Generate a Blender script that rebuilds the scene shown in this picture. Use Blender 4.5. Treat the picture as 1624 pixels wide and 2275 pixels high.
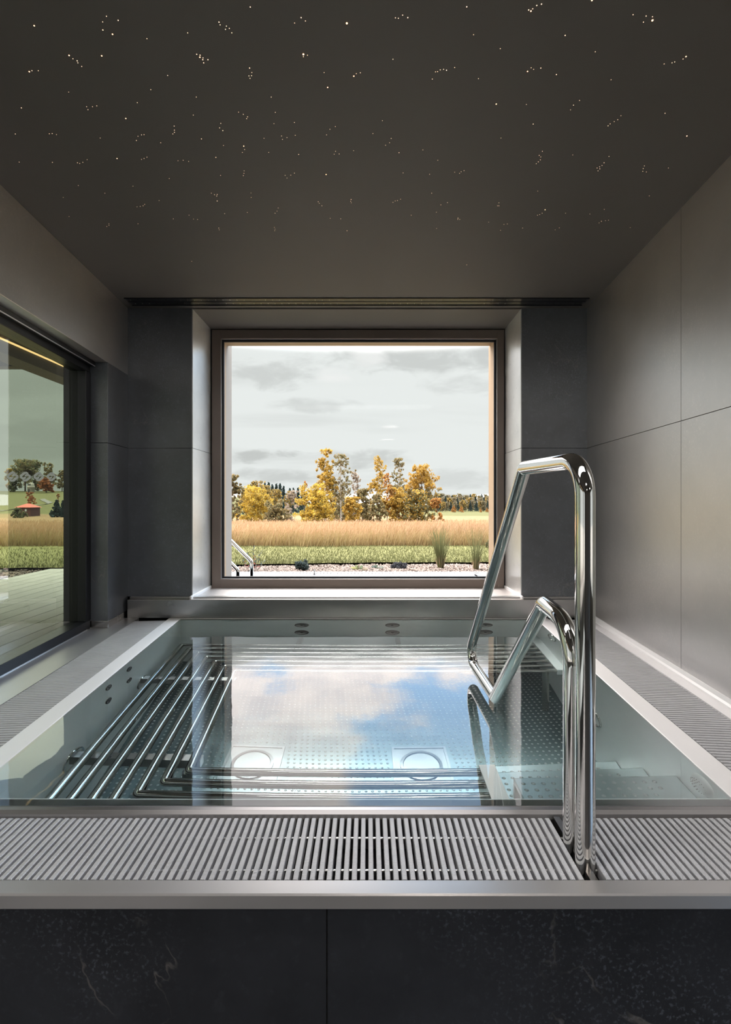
import bpy, math, random
import numpy as np
from mathutils import Vector, Matrix

for _o in list(bpy.data.objects):
    bpy.data.objects.remove(_o)
SC = bpy.context.scene
COL = SC.collection
R = math.radians

# ------------------------------------------------------------------ camera
# X right, Y into the room, z up; z = 0 is the rim of the indoor pool
cam_d = bpy.data.cameras.new('camera')
cam = bpy.data.objects.new('camera', cam_d)
COL.objects.link(cam)
cam.location = (0, 0, 0.8)
cam.rotation_euler = (R(90), 0, 0)
cam_d.sensor_fit = 'HORIZONTAL'
cam_d.sensor_width = 36.0
cam_d.lens = 36.0 * 1080.0 / 1624.0
cam_d.shift_x = -5.0 / 1624.0
cam_d.shift_y = -25.5 / 1624.0
cam_d.clip_start = 0.02
cam_d.clip_end = 4000
SC.camera = cam

# ------------------------------------------------------------------ render look
SC.view_settings.view_transform = 'Standard'
SC.view_settings.look = 'None'
SC.view_settings.gamma = 1.0
SC.view_settings.use_curve_mapping = False
SC.view_settings.exposure = 0.0
cy = SC.cycles
cy.use_denoising = True
cy.max_bounces = 10
cy.diffuse_bounces = 4
cy.glossy_bounces = 5
cy.transmission_bounces = 8
cy.transparent_max_bounces = 12
cy.sample_clamp_indirect = 10.0
cy.blur_glossy = 0.6
cy.caustics_reflective = True
cy.caustics_refractive = True
cy.use_adaptive_sampling = True
cy.adaptive_threshold = 0.03


# ------------------------------------------------------------------ node helpers
class NT:
    def __init__(s, tree):
        s.t = tree
        s.n = tree.nodes
        s.l = tree.links

    def node(s, typ, **kw):
        nd = s.n.new(typ)
        for k, v in kw.items():
            setattr(nd, k, v)
        return nd

    def put(s, sock, v):
        if isinstance(v, bpy.types.NodeSocket):
            s.l.new(v, sock)
        elif isinstance(v, (tuple, list)):
            if len(v) == 3 and sock.type == 'RGBA':
                v = (*v, 1)
            sock.default_value = v
        else:
            sock.default_value = v

    def math(s, op, a, b=0.0, c=None, clamp=False):
        nd = s.node('ShaderNodeMath', operation=op, use_clamp=clamp)
        s.put(nd.inputs[0], a)
        s.put(nd.inputs[1], b)
        if c is not None:
            s.put(nd.inputs[2], c)
        return nd.outputs[0]

    def mix(s, f, a, b, mode='MIX'):
        nd = s.node('ShaderNodeMix', data_type='RGBA', blend_type=mode)
        s.put(nd.inputs[0], f)
        s.put(nd.inputs[6], a)
        s.put(nd.inputs[7], b)
        return nd.outputs[2]

    def ramp(s, f, stops):
        nd = s.node('ShaderNodeValToRGB')
        cr = nd.color_ramp
        while len(cr.elements) < len(stops):
            cr.elements.new(0.5)
        for e, (p, c) in zip(cr.elements, stops):
            e.position = p
            e.color = (c, c, c, 1) if not isinstance(c, (tuple, list)) else (*c, 1)
        s.put(nd.inputs[0], f)
        return nd.outputs[0]

    def noise(s, vec, scale, detail=4.0, rough=0.5, dist=0.0):
        nd = s.node('ShaderNodeTexNoise')
        if vec is not None:
            s.put(nd.inputs['Vector'], vec)
        s.put(nd.inputs['Scale'], scale)
        s.put(nd.inputs['Detail'], detail)
        s.put(nd.inputs['Roughness'], rough)
        s.put(nd.inputs['Distortion'], dist)
        return nd.outputs['Fac']

    def obj(s):
        return s.node('ShaderNodeTexCoord').outputs['Object']

    def mapv(s, vec, scale=(1, 1, 1), rot=(0, 0, 0), loc=(0, 0, 0)):
        nd = s.node('ShaderNodeMapping')
        s.put(nd.inputs['Vector'], vec)
        nd.inputs['Scale'].default_value = scale
        nd.inputs['Rotation'].default_value = rot
        nd.inputs['Location'].default_value = loc
        return nd.outputs[0]

    def smooth(s, v, a, b):
        nd = s.node('ShaderNodeMapRange', interpolation_type='SMOOTHSTEP')
        s.put(nd.inputs['Value'], v)
        nd.inputs['From Min'].default_value = a
        nd.inputs['From Max'].default_value = b
        return nd.outputs[0]

    def bump(s, h, strength=0.3, dist=0.01, normal=None):
        nd = s.node('ShaderNodeBump')
        s.put(nd.inputs['Height'], h)
        nd.inputs['Strength'].default_value = strength
        nd.inputs['Distance'].default_value = dist
        if normal is not None:
            s.put(nd.inputs['Normal'], normal)
        return nd.outputs[0]


# ------------------------------------------------------------------ sky
W = bpy.data.worlds.new('world')
SC.world = W
W.use_nodes = True
wt = NT(W.node_tree)
wt.n.clear()
gen = wt.node('ShaderNodeTexCoord').outputs['Generated']
sep = wt.node('ShaderNodeSeparateXYZ')
wt.put(sep.inputs[0], gen)
sx, sy, sz = sep.outputs
zc = wt.math('MAXIMUM', sz, 0.0)
den = wt.math('ADD', zc, 0.10)
comb = wt.node('ShaderNodeCombineXYZ')
wt.put(comb.inputs[0], wt.math('DIVIDE', sx, den))
wt.put(comb.inputs[1], wt.math('DIVIDE', sy, den))
comb.inputs[2].default_value = 3.7
pc = comb.outputs[0]
n1 = wt.noise(wt.mapv(pc, (1.0, 0.75, 1), loc=(1.3, 0.2, 0)), 1.25, 7.0, 0.56, 0.25)
# more cloud towards the west (left), an open blue patch to the north-east
west = wt.math('MULTIPLY', sx, -0.42)
cov = wt.math('ADD', n1, west)
veil = wt.math('MULTIPLY', wt.smooth(sz, 0.42, 0.56), 0.10)
cov = wt.math('ADD', cov, veil)
cloud = wt.smooth(cov, 0.46, 0.565)
lowcl = wt.smooth(wt.noise(wt.mapv(pc, (0.55, 1.5, 1), loc=(4.1, 1.7, 0)), 0.55, 6.0, 0.5, 0.2), 0.47, 0.66)
n2 = wt.noise(wt.mapv(pc, (1.1, 1.1, 1), loc=(7.3, 2.0, 0)), 2.2, 6.0, 0.55)
blue = wt.ramp(sz, [(0.0, (0.86, 0.90, 0.90)), (0.20, (0.80, 0.87, 0.90)), (0.29, (0.36, 0.56, 0.82)),
                    (0.52, (0.34, 0.52, 0.78)), (0.7, (0.62, 0.66, 0.70)), (1.0, (0.62, 0.64, 0.66))])
cl_col = wt.mix(wt.smooth(n2, 0.35, 0.65), (1.0, 0.91, 0.87), (0.74, 0.70, 0.72))
hi = wt.mix(cloud, blue, cl_col)
# low clouds over the horizon: soft lens shapes broken up by noise
az = wt.math('DIVIDE', sx, wt.math('MAXIMUM', wt.math('ABSOLUTE', sy), 0.05))
el = wt.math('DIVIDE', sz, wt.math('MAXIMUM', wt.math('ABSOLUTE', sy), 0.05))
wob = wt.math('MULTIPLY', wt.math('SUBTRACT', wt.noise(wt.mapv(gen, (1, 1, 2.8)), 12.0, 8.0, 0.62, 0.4), 0.5), 6.0)


def lens(ca, ce, ra, re, amt):
    da = wt.math('DIVIDE', wt.math('SUBTRACT', az, ca), ra)
    de = wt.math('DIVIDE', wt.math('SUBTRACT', el, ce), re)
    q = wt.math('ADD', wt.math('MULTIPLY', da, da), wt.math('MULTIPLY', de, de))
    q = wt.math('ADD', q, wob)
    return wt.math('MULTIPLY', wt.math('SUBTRACT', 1.0, wt.smooth(q, -0.4, 1.7)), amt)


gsum = wt.math('MULTIPLY', lowcl, 0.28)
for a_ in ((-0.215, 0.090, 0.075, 0.013, 0.75), (-0.17, 0.052, 0.11, 0.016, 0.60), (-0.02, 0.082, 0.11, 0.020, 0.55), (0.20, 0.045, 0.13, 0.022, 0.40),
           (-0.20, 0.255, 0.10, 0.030, 0.55), (-0.11, 0.195, 0.08, 0.018, 0.45), (0.15, 0.300, 0.26, 0.035, 0.60), (0.20, 0.24, 0.07, 0.02, 0.35),
           (-0.70, 0.14, 0.20, 0.04, 0.35), (-0.72, 0.24, 0.2, 0.03, 0.3)):
    gsum = wt.math('MAXIMUM', gsum, lens(*a_))
lo = wt.mix(gsum, (0.845, 0.875, 0.865), (0.50, 0.515, 0.505))
puff = lens(-0.073, 0.252, 0.034, 0.020, 1.0)
puff = wt.math('MAXIMUM', puff, lens(0.0, 0.292, 0.035, 0.02, 0.9))
lo = wt.mix(puff, lo, (0.90, 0.91, 0.90))
skyc = wt.mix(wt.smooth(sz, 0.285, 0.325), lo, hi)
strength = wt.math('ADD', wt.math('MULTIPLY', wt.smooth(sz, 0.286, 0.335), 5.2), 1.0)
strength = wt.math('SUBTRACT', strength, wt.math('MULTIPLY', wt.smooth(sz, 0.38, 0.49), 2.3))
strength = wt.math('ADD', strength, wt.math('MULTIPLY', wt.smooth(sz, 0.50, 0.68), 11.0))
west_glow = wt.math('MULTIPLY', wt.smooth(wt.math('MULTIPLY', sx, -1.0), 0.5, 0.75), wt.smooth(sz, 0.30, 0.40))
strength = wt.math('ADD', strength, wt.math('MULTIPLY', west_glow, 5.0))
bg = wt.node('ShaderNodeBackground')
wt.put(bg.inputs[0], skyc)
wt.put(bg.inputs[1], strength)
wo = wt.node('ShaderNodeOutputWorld')
wt.l.new(bg.outputs[0], wo.inputs[0])
W.cycles.sampling_method = 'MANUAL'
W.cycles.sample_map_resolution = 512

# soft sun veiled by bright cloud, high in front of the picture window
sun_d = bpy.data.lights.new('sun', 'SUN')
sun_d.energy = 4.0
sun_d.angle = R(25)
sun_d.color = (1.0, 0.95, 0.91)
sun = bpy.data.objects.new('sun', sun_d)
COL.objects.link(sun)
sun.rotation_euler = (R(-44), 0, R(4))


# ------------------------------------------------------------------ materials
def new_mat(name):
    m = bpy.data.materials.new(name)
    m.use_nodes = True
    t = NT(m.node_tree)
    t.n.clear()
    out = t.node('ShaderNodeOutputMaterial')
    return m, t, out


def principled(t, out, **kw):
    p = t.node('ShaderNodeBsdfPrincipled')
    for k, v in kw.items():
        t.put(p.inputs[k], v)
    t.l.new(p.outputs[0], out.inputs[0])
    return p


def simple(name, color, rough=0.5, metallic=0.0, var=0.0, scale=20.0, bump=0.0, spec=0.5):
    m, t, out = new_mat(name)
    v = t.obj()
    c = color
    if var:
        n = t.noise(v, scale, 5.0)
        c = t.mix(n, tuple(x * (1 - var) for x in color), tuple(min(1, x * (1 + var)) for x in color))
    kw = {'Base Color': c, 'Roughness': rough, 'Metallic': metallic, 'Specular IOR Level': spec}
    if bump:
        kw['Normal'] = t.bump(t.noise(v, scale * 3, 4.0), bump, 0.005)
    principled(t, out, **kw)
    return m


def tile_mat(name='dark_stone_tile', base=(0.030, 0.031, 0.034), rough=0.40, off=0.0, veins=1.0, cior=1.7, crough=0.38, spec=1.0, mott=1.0):
    m, t, out = new_mat(name)
    v = t.mapv(t.obj(), loc=(off, off * 0.7, off * 1.3))
    n = t.noise(v, 3.0, 7.0, 0.62)
    n_f = t.noise(v, 34.0, 5.0, 0.6)
    c = t.mix(t.smooth(n, 0.3, 0.72), tuple(x * 0.72 for x in base), tuple(x * 1.35 for x in base))
    c = t.mix(t.math('MULTIPLY', t.smooth(n_f, 0.52, 0.8), 0.5 * veins), c, tuple(x * 2.2 for x in base))
    n_s = t.noise(v, 120.0, 3.0, 0.6)
    patch = t.smooth(t.noise(v, 2.3, 5.0), 0.42, 0.66)
    speck = t.math('MULTIPLY', t.math('MULTIPLY', t.smooth(n_s, 0.52, 0.70), patch), min(1.0, 0.30 * mott))
    c = t.mix(speck, c, tuple(min(1, x * 5) for x in base))
    # thin pale veins, broken up
    w = t.noise(v, 1.7, 6.0, 0.55, 0.5)
    w2 = t.math('ABSOLUTE', t.math('SUBTRACT', w, 0.5))
    vein = t.math('SUBTRACT', 1.0, t.smooth(w2, 0.0, 0.006))
    brk = t.smooth(t.noise(v, 4.6, 3.0), 0.53, 0.66)
    vein = t.math('MULTIPLY', t.math('MULTIPLY', vein, brk), 0.42 * veins)
    c = t.mix(vein, c, (0.24, 0.22, 0.20))
    bh = t.math('ADD', t.math('MULTIPLY', t.noise(v, 70.0, 4.0, 0.6), 0.6), t.noise(v, 13.0, 4.0))
    rg = t.math('ADD', t.math('MULTIPLY', n_f, 0.16), rough - 0.08)
    principled(t, out, **{'Base Color': c, 'Roughness': rg, 'Specular IOR Level': spec, 'Coat Weight': 1.0, 'Coat Roughness': crough, 'Coat IOR': cior,
                          'Normal': t.bump(bh, 0.22, 0.004)})
    return m


def steel_mat(name, color=(0.58, 0.58, 0.57), rough=0.27, brush=(4, 400, 400), var=0.12, aniso=0.0):
    m, t, out = new_mat(name)
    v = t.obj()
    n = t.noise(t.mapv(v, brush), 1.0, 3.0)
    n_big = t.noise(v, 6.0, 4.0)
    c = t.mix(n_big, tuple(x * (1 - var) for x in color), tuple(min(1, x * (1 + var)) for x in color))
    rg = t.math('ADD', t.math('MULTIPLY', n_big, 0.12), rough - 0.06)
    principled(t, out, **{'Base Color': c, 'Roughness': rg, 'Metallic': 1.0, 'Normal': t.bump(n, 0.05, 0.001)})
    return m


M = {}
M['tile'] = tile_mat(base=(0.075, 0.082, 0.094), cior=1.5)
M['tile_reveal_glare'] = tile_mat('stone_tile_painted_glare', (0.55, 0.55, 0.53), 0.30, 5.0, 0.3, 7.0, 0.34)  # wall tile copy, much paler to stand in for window glare on the reveals
M['tile_glare'] = tile_mat('dark_stone_tile_glare', (0.160, 0.140, 0.124), 0.38, 3.1, 0.8, 5.5, 0.37)  # same tile, base lightened for window glare on right wall and left lintel
M['tile_front'] = tile_mat('dark_stone_tile_mottled', (0.024, 0.026, 0.031), 0.7, 7.7, 0.9, 1.02, 0.6, 0.3, 2.2)
M['joint'] = simple('dark_joint', (0.006, 0.006, 0.006), 0.9)
m, t, out = new_mat('dark_grey_ceiling_paint')
v = t.obj()
nc = t.noise(v, 2.0, 5.0)
principled(t, out, **{'Base Color': t.mix(nc, (0.100, 0.090, 0.079), (0.122, 0.110, 0.097)), 'Roughness': 0.62, 'Specular IOR Level': 0.35,
                      'Normal': t.bump(t.noise(v, 60.0, 3.0), 0.05, 0.004)})
M['ceiling'] = m
M['steel'] = steel_mat('brushed_steel')
M['steel_dark'] = steel_mat('brushed_steel_dark', (0.40, 0.39, 0.38), 0.30)
M['steel_rim'] = simple('bead_blasted_steel', (0.90, 0.885, 0.88), 0.42, 0.15, 0.03, 6.0)
M['steel_edge'] = simple('bead_blasted_dull_steel', (0.50, 0.49, 0.485), 0.36, 0.6, 0.08, 6.0)
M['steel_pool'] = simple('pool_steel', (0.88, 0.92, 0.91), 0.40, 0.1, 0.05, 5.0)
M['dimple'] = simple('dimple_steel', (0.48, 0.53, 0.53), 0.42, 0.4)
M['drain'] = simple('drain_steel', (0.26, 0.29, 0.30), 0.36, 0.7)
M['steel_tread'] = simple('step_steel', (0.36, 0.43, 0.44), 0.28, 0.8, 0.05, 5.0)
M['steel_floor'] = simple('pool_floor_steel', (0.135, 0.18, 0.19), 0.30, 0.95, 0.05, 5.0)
M['chrome'] = simple('polished_steel', (0.72, 0.71, 0.69), 0.055, 1.0)
M['tube'] = simple('bench_tube_steel', (0.50, 0.49, 0.46), 0.09, 1.0)
M['black'] = simple('black_metal', (0.010, 0.011, 0.013), 0.35)
M['frame'] = simple('bronze_window_frame', (0.19, 0.150, 0.125), 0.42, 0.2)
M['frame_dark'] = simple('anthracite_frame', (0.018, 0.019, 0.023), 0.32, 0.3)
M['gasket'] = simple('black_gasket', (0.004, 0.004, 0.006), 0.6)
M['alu'] = simple('bare_aluminium', (0.75, 0.75, 0.76), 0.3, 1.0)
M['plaster'] = simple('beige_plaster', (0.34, 0.30, 0.26), 0.85, 0, 0.06, 30)
M['wood_reveal'] = simple('tan_reveal', (0.42, 0.30, 0.19), 0.7, 0, 0.05, 30)
M['hall_wall'] = simple('hall_wall_paint', (0.09, 0.086, 0.082), 0.8)
M['hall_floor'] = tile_mat('hall_floor_tile', (0.035, 0.034, 0.033), 0.35, 11.0, 0.3)
M['coping_out'] = simple('outdoor_pool_rim', (0.36, 0.38, 0.42), 0.3, 0.6)

# slats of the overflow grate
m, t, out = new_mat('grate_plastic')
v = t.obj()
w1 = t.node('ShaderNodeTexWave', wave_type='BANDS', bands_direction='X')
t.put(w1.inputs['Vector'], t.mapv(v, rot=(0, 0, R(38))))
w1.inputs['Scale'].default_value = 150.0
w2 = t.node('ShaderNodeTexWave', wave_type='BANDS', bands_direction='Y')
t.put(w2.inputs['Vector'], v)
w2.inputs['Scale'].default_value = 33.0
h = t.math('ADD', t.math('MULTIPLY', w1.outputs['Fac'], 0.5), t.smooth(w2.outputs['Fac'], 0.02, 0.2))
principled(t, out, **{'Base Color': t.mix(t.noise(v, 9.0, 4.0), (0.52, 0.52, 0.54), (0.66, 0.66, 0.68)),
                      'Roughness': 0.34, 'Metallic': 0.2, 'Normal': t.bump(h, 0.45, 0.002)})
M['slat'] = m

# water of the pool
m, t, out = new_mat('pool_water')
v = t.obj()
hgt = t.math('ADD', t.math('MULTIPLY', t.noise(v, 2.2, 2.0, 0.45), 1.0), t.math('MULTIPLY', t.noise(v, 14.0, 2.0), 0.05))
nrm = t.bump(hgt, 0.11, 0.02)
fr = t.node('ShaderNodeFresnel')
fr.inputs[0].default_value = 1.333
t.put(fr.inputs['Normal'], nrm)
g = t.node('ShaderNodeBsdfRefraction')
t.put(g.inputs['Color'], (0.92, 0.98, 0.975))
t.put(g.inputs['Roughness'], 0.0)
t.put(g.inputs['IOR'], 1.333)
t.put(g.inputs['Normal'], nrm)
gl = t.node('ShaderNodeBsdfGlossy')
t.put(gl.inputs['Color'], (1, 1, 1))
t.put(gl.inputs['Roughness'], 0.0)
t.put(gl.inputs['Normal'], nrm)
mx = t.node('ShaderNodeMixShader')
t.put(mx.inputs[0], t.math('ADD', fr.outputs[0], 0.03, clamp=True))
t.l.new(g.outputs[0], mx.inputs[1])
t.l.new(gl.outputs[0], mx.inputs[2])
t.l.new(mx.outputs[0], out.inputs[0])
M['water'] = m


def pane_mat(name, tint, ior, rough=0.0):
    m, t, out = new_mat(name)
    fr = t.node('ShaderNodeFresnel')
    fr.inputs[0].default_value = ior
    tr = t.node('ShaderNodeBsdfTransparent')
    t.put(tr.inputs[0], tint)
    gl = t.node('ShaderNodeBsdfGlossy')
    t.put(gl.inputs['Roughness'], rough)
    t.put(gl.inputs['Color'], (1, 1, 1))
    mx = t.node('ShaderNodeMixShader')
    bf = t.node('ShaderNodeNewGeometry').outputs['Backfacing']
    t.l.new(t.math('MULTIPLY', fr.outputs[0], t.math('SUBTRACT', 1.0, bf)), mx.inputs[0])
    t.l.new(tr.outputs[0], mx.inputs[1])
    t.l.new(gl.outputs[0], mx.inputs[2])
    t.l.new(mx.outputs[0], out.inputs[0])
    return m


M['pane'] = pane_mat('clear_window_glass', (0.98, 0.985, 0.98), 1.12)
M['pane_tint'] = pane_mat('tinted_window_glass', (0.64, 0.69, 0.60), 2.4)
m, t, out = new_mat('frosted_decal')
d1 = t.node('ShaderNodeBsdfDiffuse')
t.put(d1.inputs[0], (0.75, 0.77, 0.73))
d2 = t.node('ShaderNodeBsdfTranslucent')
t.put(d2.inputs[0], (0.75, 0.77, 0.73))
mx = t.node('ShaderNodeMixShader')
mx.inputs[0].default_value = 0.5
t.l.new(d1.outputs[0], mx.inputs[1])
t.l.new(d2.outputs[0], mx.inputs[2])
t.l.new(mx.outputs[0], out.inputs[0])
M['decal'] = m


def emit_mat(name, color, strength):
    m, t, out = new_mat(name)
    e = t.node('ShaderNodeEmission')
    t.put(e.inputs[0], color)
    e.inputs[1].default_value = strength
    t.l.new(e.outputs[0], out.inputs[0])
    return m


M['star'] = emit_mat('fibre_star_glow', (1.0, 0.66, 0.42), 2.6)
M['star_bright'] = emit_mat('fibre_star_glow_bright', (1.0, 0.55, 0.27), 5.0)
M['led'] = emit_mat('led_strip_glow', (1.0, 0.62, 0.30), 3.0)
M['panel'] = emit_mat('added_panel_glow', (1.0, 0.965, 0.94), 11.0)
M['lamp'] = emit_mat('lamp_glow', (1.0, 0.90, 0.82), 50.0)


def attr_mat(name, rough=0.8, trans=0.0, mul=1.0, spec=0.25):
    """colour comes from each blade's or leaf's own colour"""
    m, t, out = new_mat(name)
    a = t.node('ShaderNodeAttribute', attribute_name='Col')
    c = a.outputs['Color']
    if mul != 1.0:
        c = t.mix(1.0, c, mul, 'MULTIPLY')
    p = principled(t, out, **{'Base Color': c, 'Roughness': rough, 'Specular IOR Level': spec})
    if trans:
        tl = t.node('ShaderNodeBsdfTranslucent')
        t.put(tl.inputs[0], c)
        mx = t.node('ShaderNodeMixShader')
        mx.inputs[0].default_value = trans
        t.l.new(p.outputs[0], mx.inputs[1])
        t.l.new(tl.outputs[0], mx.inputs[2])
        t.l.new(mx.outputs[0], out.inputs[0])
    return m


M['leaf'] = attr_mat('leaves', 0.8, 0.42, (0.88, 0.92, 1.7))
M['blade'] = attr_mat('grass_blades', 0.8, 0.3, (0.86, 0.78, 0.80))
M['stone'] = attr_mat('gravel_stones', 0.85)
M['bark'] = simple('dark_bark', (0.07, 0.05, 0.035), 0.9, 0, 0.3, 3)
M['birch_bark'] = simple('pale_birch_bark', (0.42, 0.38, 0.32), 0.8, 0, 0.4, 4)
M['lawn'] = simple('lawn_turf', (0.115, 0.112, 0.042), 0.95, 0, 0.28, 2.2, 0.5, 0.1)
M['gravel'] = simple('gravel_ground', (0.15, 0.115, 0.092), 0.95, 0, 0.35, 40, 0.8, 0.1)
M['soil'] = simple('garden_soil', (0.10, 0.075, 0.05), 0.95, 0, 0.3, 10)
M['deck'] = simple('grey_deck_board', (0.27, 0.26, 0.23), 0.7, 0, 0.22, 3.0)
M['canopy'] = simple('dark_canopy_panel', (0.07, 0.068, 0.06), 0.7)
M['hut_wall'] = simple('dark_red_timber', (0.055, 0.016, 0.012), 0.8, 0, 0.2, 3)
M['hut_roof'] = simple('orange_red_roof', (0.32, 0.06, 0.035), 0.8, 0, 0.15, 3)
M['hut_glass'] = simple('pale_hut_window', (0.35, 0.37, 0.36), 0.3)
M['tower'] = simple('pale_stone_render', (0.22, 0.195, 0.155), 0.9, 0, 0.12, 1.0)
M['dark_open'] = simple('dark_opening', (0.02, 0.02, 0.02), 0.9)
M['path'] = simple('pale_gravel_path', (0.08, 0.075, 0.064), 0.95)
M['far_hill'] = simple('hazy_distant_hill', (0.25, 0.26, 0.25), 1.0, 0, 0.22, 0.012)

m, t, out = new_mat('meadow_ground')
v = t.obj()
sp = t.node('ShaderNodeSeparateXYZ')
t.put(sp.inputs[0], v)
nb = t.noise(t.mapv(v, (0.02, 0.05, 0.02)), 1.0, 5.0)
nf = t.noise(v, 0.9, 6.0, 0.6)
dry = t.mix(nf, (0.125, 0.080, 0.040), (0.185, 0.125, 0.066))
grn = t.mix(nf, (0.062, 0.062, 0.026), (0.098, 0.095, 0.04))
edge = t.math('ADD', sp.outputs[1], t.math('MULTIPLY', nb, 26.0))
c = t.mix(t.smooth(edge, 118.0, 128.0), dry, grn)
principled(t, out, **{'Base Color': c, 'Roughness': 1.0, 'Specular IOR Level': 0.05})
M['meadow'] = m


# ------------------------------------------------------------------ mesh helpers
class MB:
    def __init__(s):
        s.v = []
        s.f = []
        s.sm = []

    def add(s, vs, fs, smooth=False):
        b = len(s.v)
        s.v += [tuple(p) for p in vs]
        s.f += [tuple(b + i for i in f) for f in fs]
        s.sm += [smooth] * len(fs)

    def hexa(s, p):
        """8 points: bottom ring 0-3, top ring 4-7"""
        s.add(p, [(0, 3, 2, 1), (4, 5, 6, 7), (0, 1, 5, 4), (1, 2, 6, 5), (2, 3, 7, 6), (3, 0, 4, 7)])

    def box(s, x0, x1, y0, y1, z0, z1):
        s.hexa([(x0, y0, z0), (x1, y0, z0), (x1, y1, z0), (x0, y1, z0),
                (x0, y0, z1), (x1, y0, z1), (x1, y1, z1), (x0, y1, z1)])

    def flare(s, f0, f1, y0, y1, z0, z1):
        """box whose two long sides follow the lines x=f0(y), x=f1(y)"""
        s.hexa([(f0(y0), y0, z0), (f1(y0), y0, z0), (f1(y1), y1, z0), (f0(y1), y1, z0),
                (f0(y0), y0, z1), (f1(y0), y0, z1), (f1(y1), y1, z1), (f0(y1), y1, z1)])

    def prism(s, pts, axis, a0, a1):
        """extrude a closed 2-D outline along an axis ('x','y','z')"""
        n = len(pts)

        def P(q, a):
            return {'x': (a, q[0], q[1]), 'y': (q[0], a, q[1]), 'z': (q[0], q[1], a)}[axis]
        vs = [P(q, a0) for q in pts] + [P(q, a1) for q in pts]
        fs = [tuple(range(n)), tuple(range(2 * n - 1, n - 1, -1))]
        fs += [(i, i + n, (i + 1) % n + n, (i + 1) % n) for i in range(n)]
        s.add(vs, fs)

    def tube(s, pts, r, seg=20, caps=True, up=None):
        pts = [Vector(p) for p in pts]
        n = len(pts)
        tg = []
        for i in range(n):
            a = pts[max(i - 1, 0)]
            b = pts[min(i + 1, n - 1)]
            tg.append((b - a).normalized())
        nrm = Vector(up) if up else tg[0].orthogonal().normalized()
        vs = []
        for i in range(n):
            nrm = (nrm - tg[i] * nrm.dot(tg[i])).normalized()
            bn = tg[i].cross(nrm)
            k = 1.0
            for j in range(seg):
                a = 2 * math.pi * j / seg
                vs.append(pts[i] + nrm * (math.cos(a) * r * k) + bn * (math.sin(a) * r * k))
        fs = []
        for i in range(n - 1):
            for j in range(seg):
                a = i * seg + j
                b = i * seg + (j + 1) % seg
                fs.append((a, b, b + seg, a + seg))
        s.add(vs, fs, True)
        if caps:
            s.add(vs[:seg], [tuple(reversed(range(seg)))])
            s.add(vs[-seg:], [tuple(range(seg))])

    def lathe(s, prof, center, axis=(0, 0, 1), seg=24, smooth=True):
        """profile of (radius, height) about an axis"""
        ax = Vector(axis).normalized()
        u = ax.orthogonal().normalized()
        w = ax.cross(u)
        c = Vector(center)
        vs = []
        for (r, h) in prof:
            for j in range(seg):
                a = 2 * math.pi * j / seg
                vs.append(c + ax * h + u * (r * math.cos(a)) + w * (r * math.sin(a)))
        fs = []
        for i in range(len(prof) - 1):
            for j in range(seg):
                a = i * seg + j
                b = i * seg + (j + 1) % seg
                fs.append((a, b, b + seg, a + seg))
        s.add(vs, fs, smooth)
        s.add(vs[:seg], [tuple(reversed(range(seg)))])
        s.add(vs[-seg:], [tuple(range(seg))])

    def build(s, name, mat, parent=None, bevel=0.0, bseg=2, recalc=True):
        me = bpy.data.meshes.new(name)
        me.from_pydata(s.v, [], s.f)
        me.polygons.foreach_set('use_smooth', s.sm)
        if recalc:
            import bmesh
            bm = bmesh.new()
            bm.from_mesh(me)
            bmesh.ops.recalc_face_normals(bm, faces=bm.faces)
            bm.to_mesh(me)
            bm.free()
        me.update()
        me.materials.append(mat)
        o = bpy.data.objects.new(name, me)
        COL.objects.link(o)
        if parent is not None:
            o.parent = parent
            o.matrix_parent_inverse = world_of(parent).inverted()
        if bevel:
            b = o.modifiers.new('bevel', 'BEVEL')
            b.width = bevel
            b.segments = bseg
            b.limit_method = 'ANGLE'
            b.angle_limit = R(50)
        return o


def world_of(o):
    mt = Matrix.LocRotScale(o.location, o.rotation_euler, o.scale)
    return (world_of(o.parent) @ o.matrix_parent_inverse @ mt) if o.parent else mt


def arrays(name, verts, faces, mat, cols=None, parent=None, smooth=False):
    """mesh from numpy arrays; faces all of one size; cols per vertex"""
    me = bpy.data.meshes.new(name)
    nv, nf, k = len(verts), len(faces), faces.shape[1]
    me.vertices.add(nv)
    me.vertices.foreach_set('co', verts.astype(np.float32).ravel())
    me.loops.add(nf * k)
    me.loops.foreach_set('vertex_index', faces.astype(np.int32).ravel())
    me.polygons.add(nf)
    me.polygons.foreach_set('loop_start', np.arange(0, nf * k, k, dtype=np.int32))
    me.polygons.foreach_set('loop_total', np.full(nf, k, dtype=np.int32))
    if smooth:
        me.polygons.foreach_set('use_smooth', np.ones(nf, dtype=bool))
    me.update(calc_edges=True)
    if cols is not None:
        ca = me.color_attributes.new('Col', 'FLOAT_COLOR', 'POINT')
        c4 = np.ones((nv, 4), dtype=np.float32)
        c4[:, :3] = cols
        ca.data.foreach_set('color', c4.ravel())
    me.materials.append(mat)
    me.validate()
    o = bpy.data.objects.new(name, me)
    COL.objects.link(o)
    if parent is not None:
        o.parent = parent
        o.matrix_parent_inverse = world_of(parent).inverted()
    return o


def tag(o, label, cat, group=None, kind=None):
    o['label'] = label
    o['category'] = cat
    if group:
        o['group'] = group
    if kind:
        o['kind'] = kind
    return o


def struct(o, label, cat):
    return tag(o, label, cat, None, 'structure')


def thing(name, loc, label, cat, group=None, kind=None):
    o = bpy.data.objects.new(name, None)
    o.empty_display_size = 0.05
    o.location = loc
    COL.objects.link(o)
    return tag(o, label, cat, group, kind)


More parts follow.
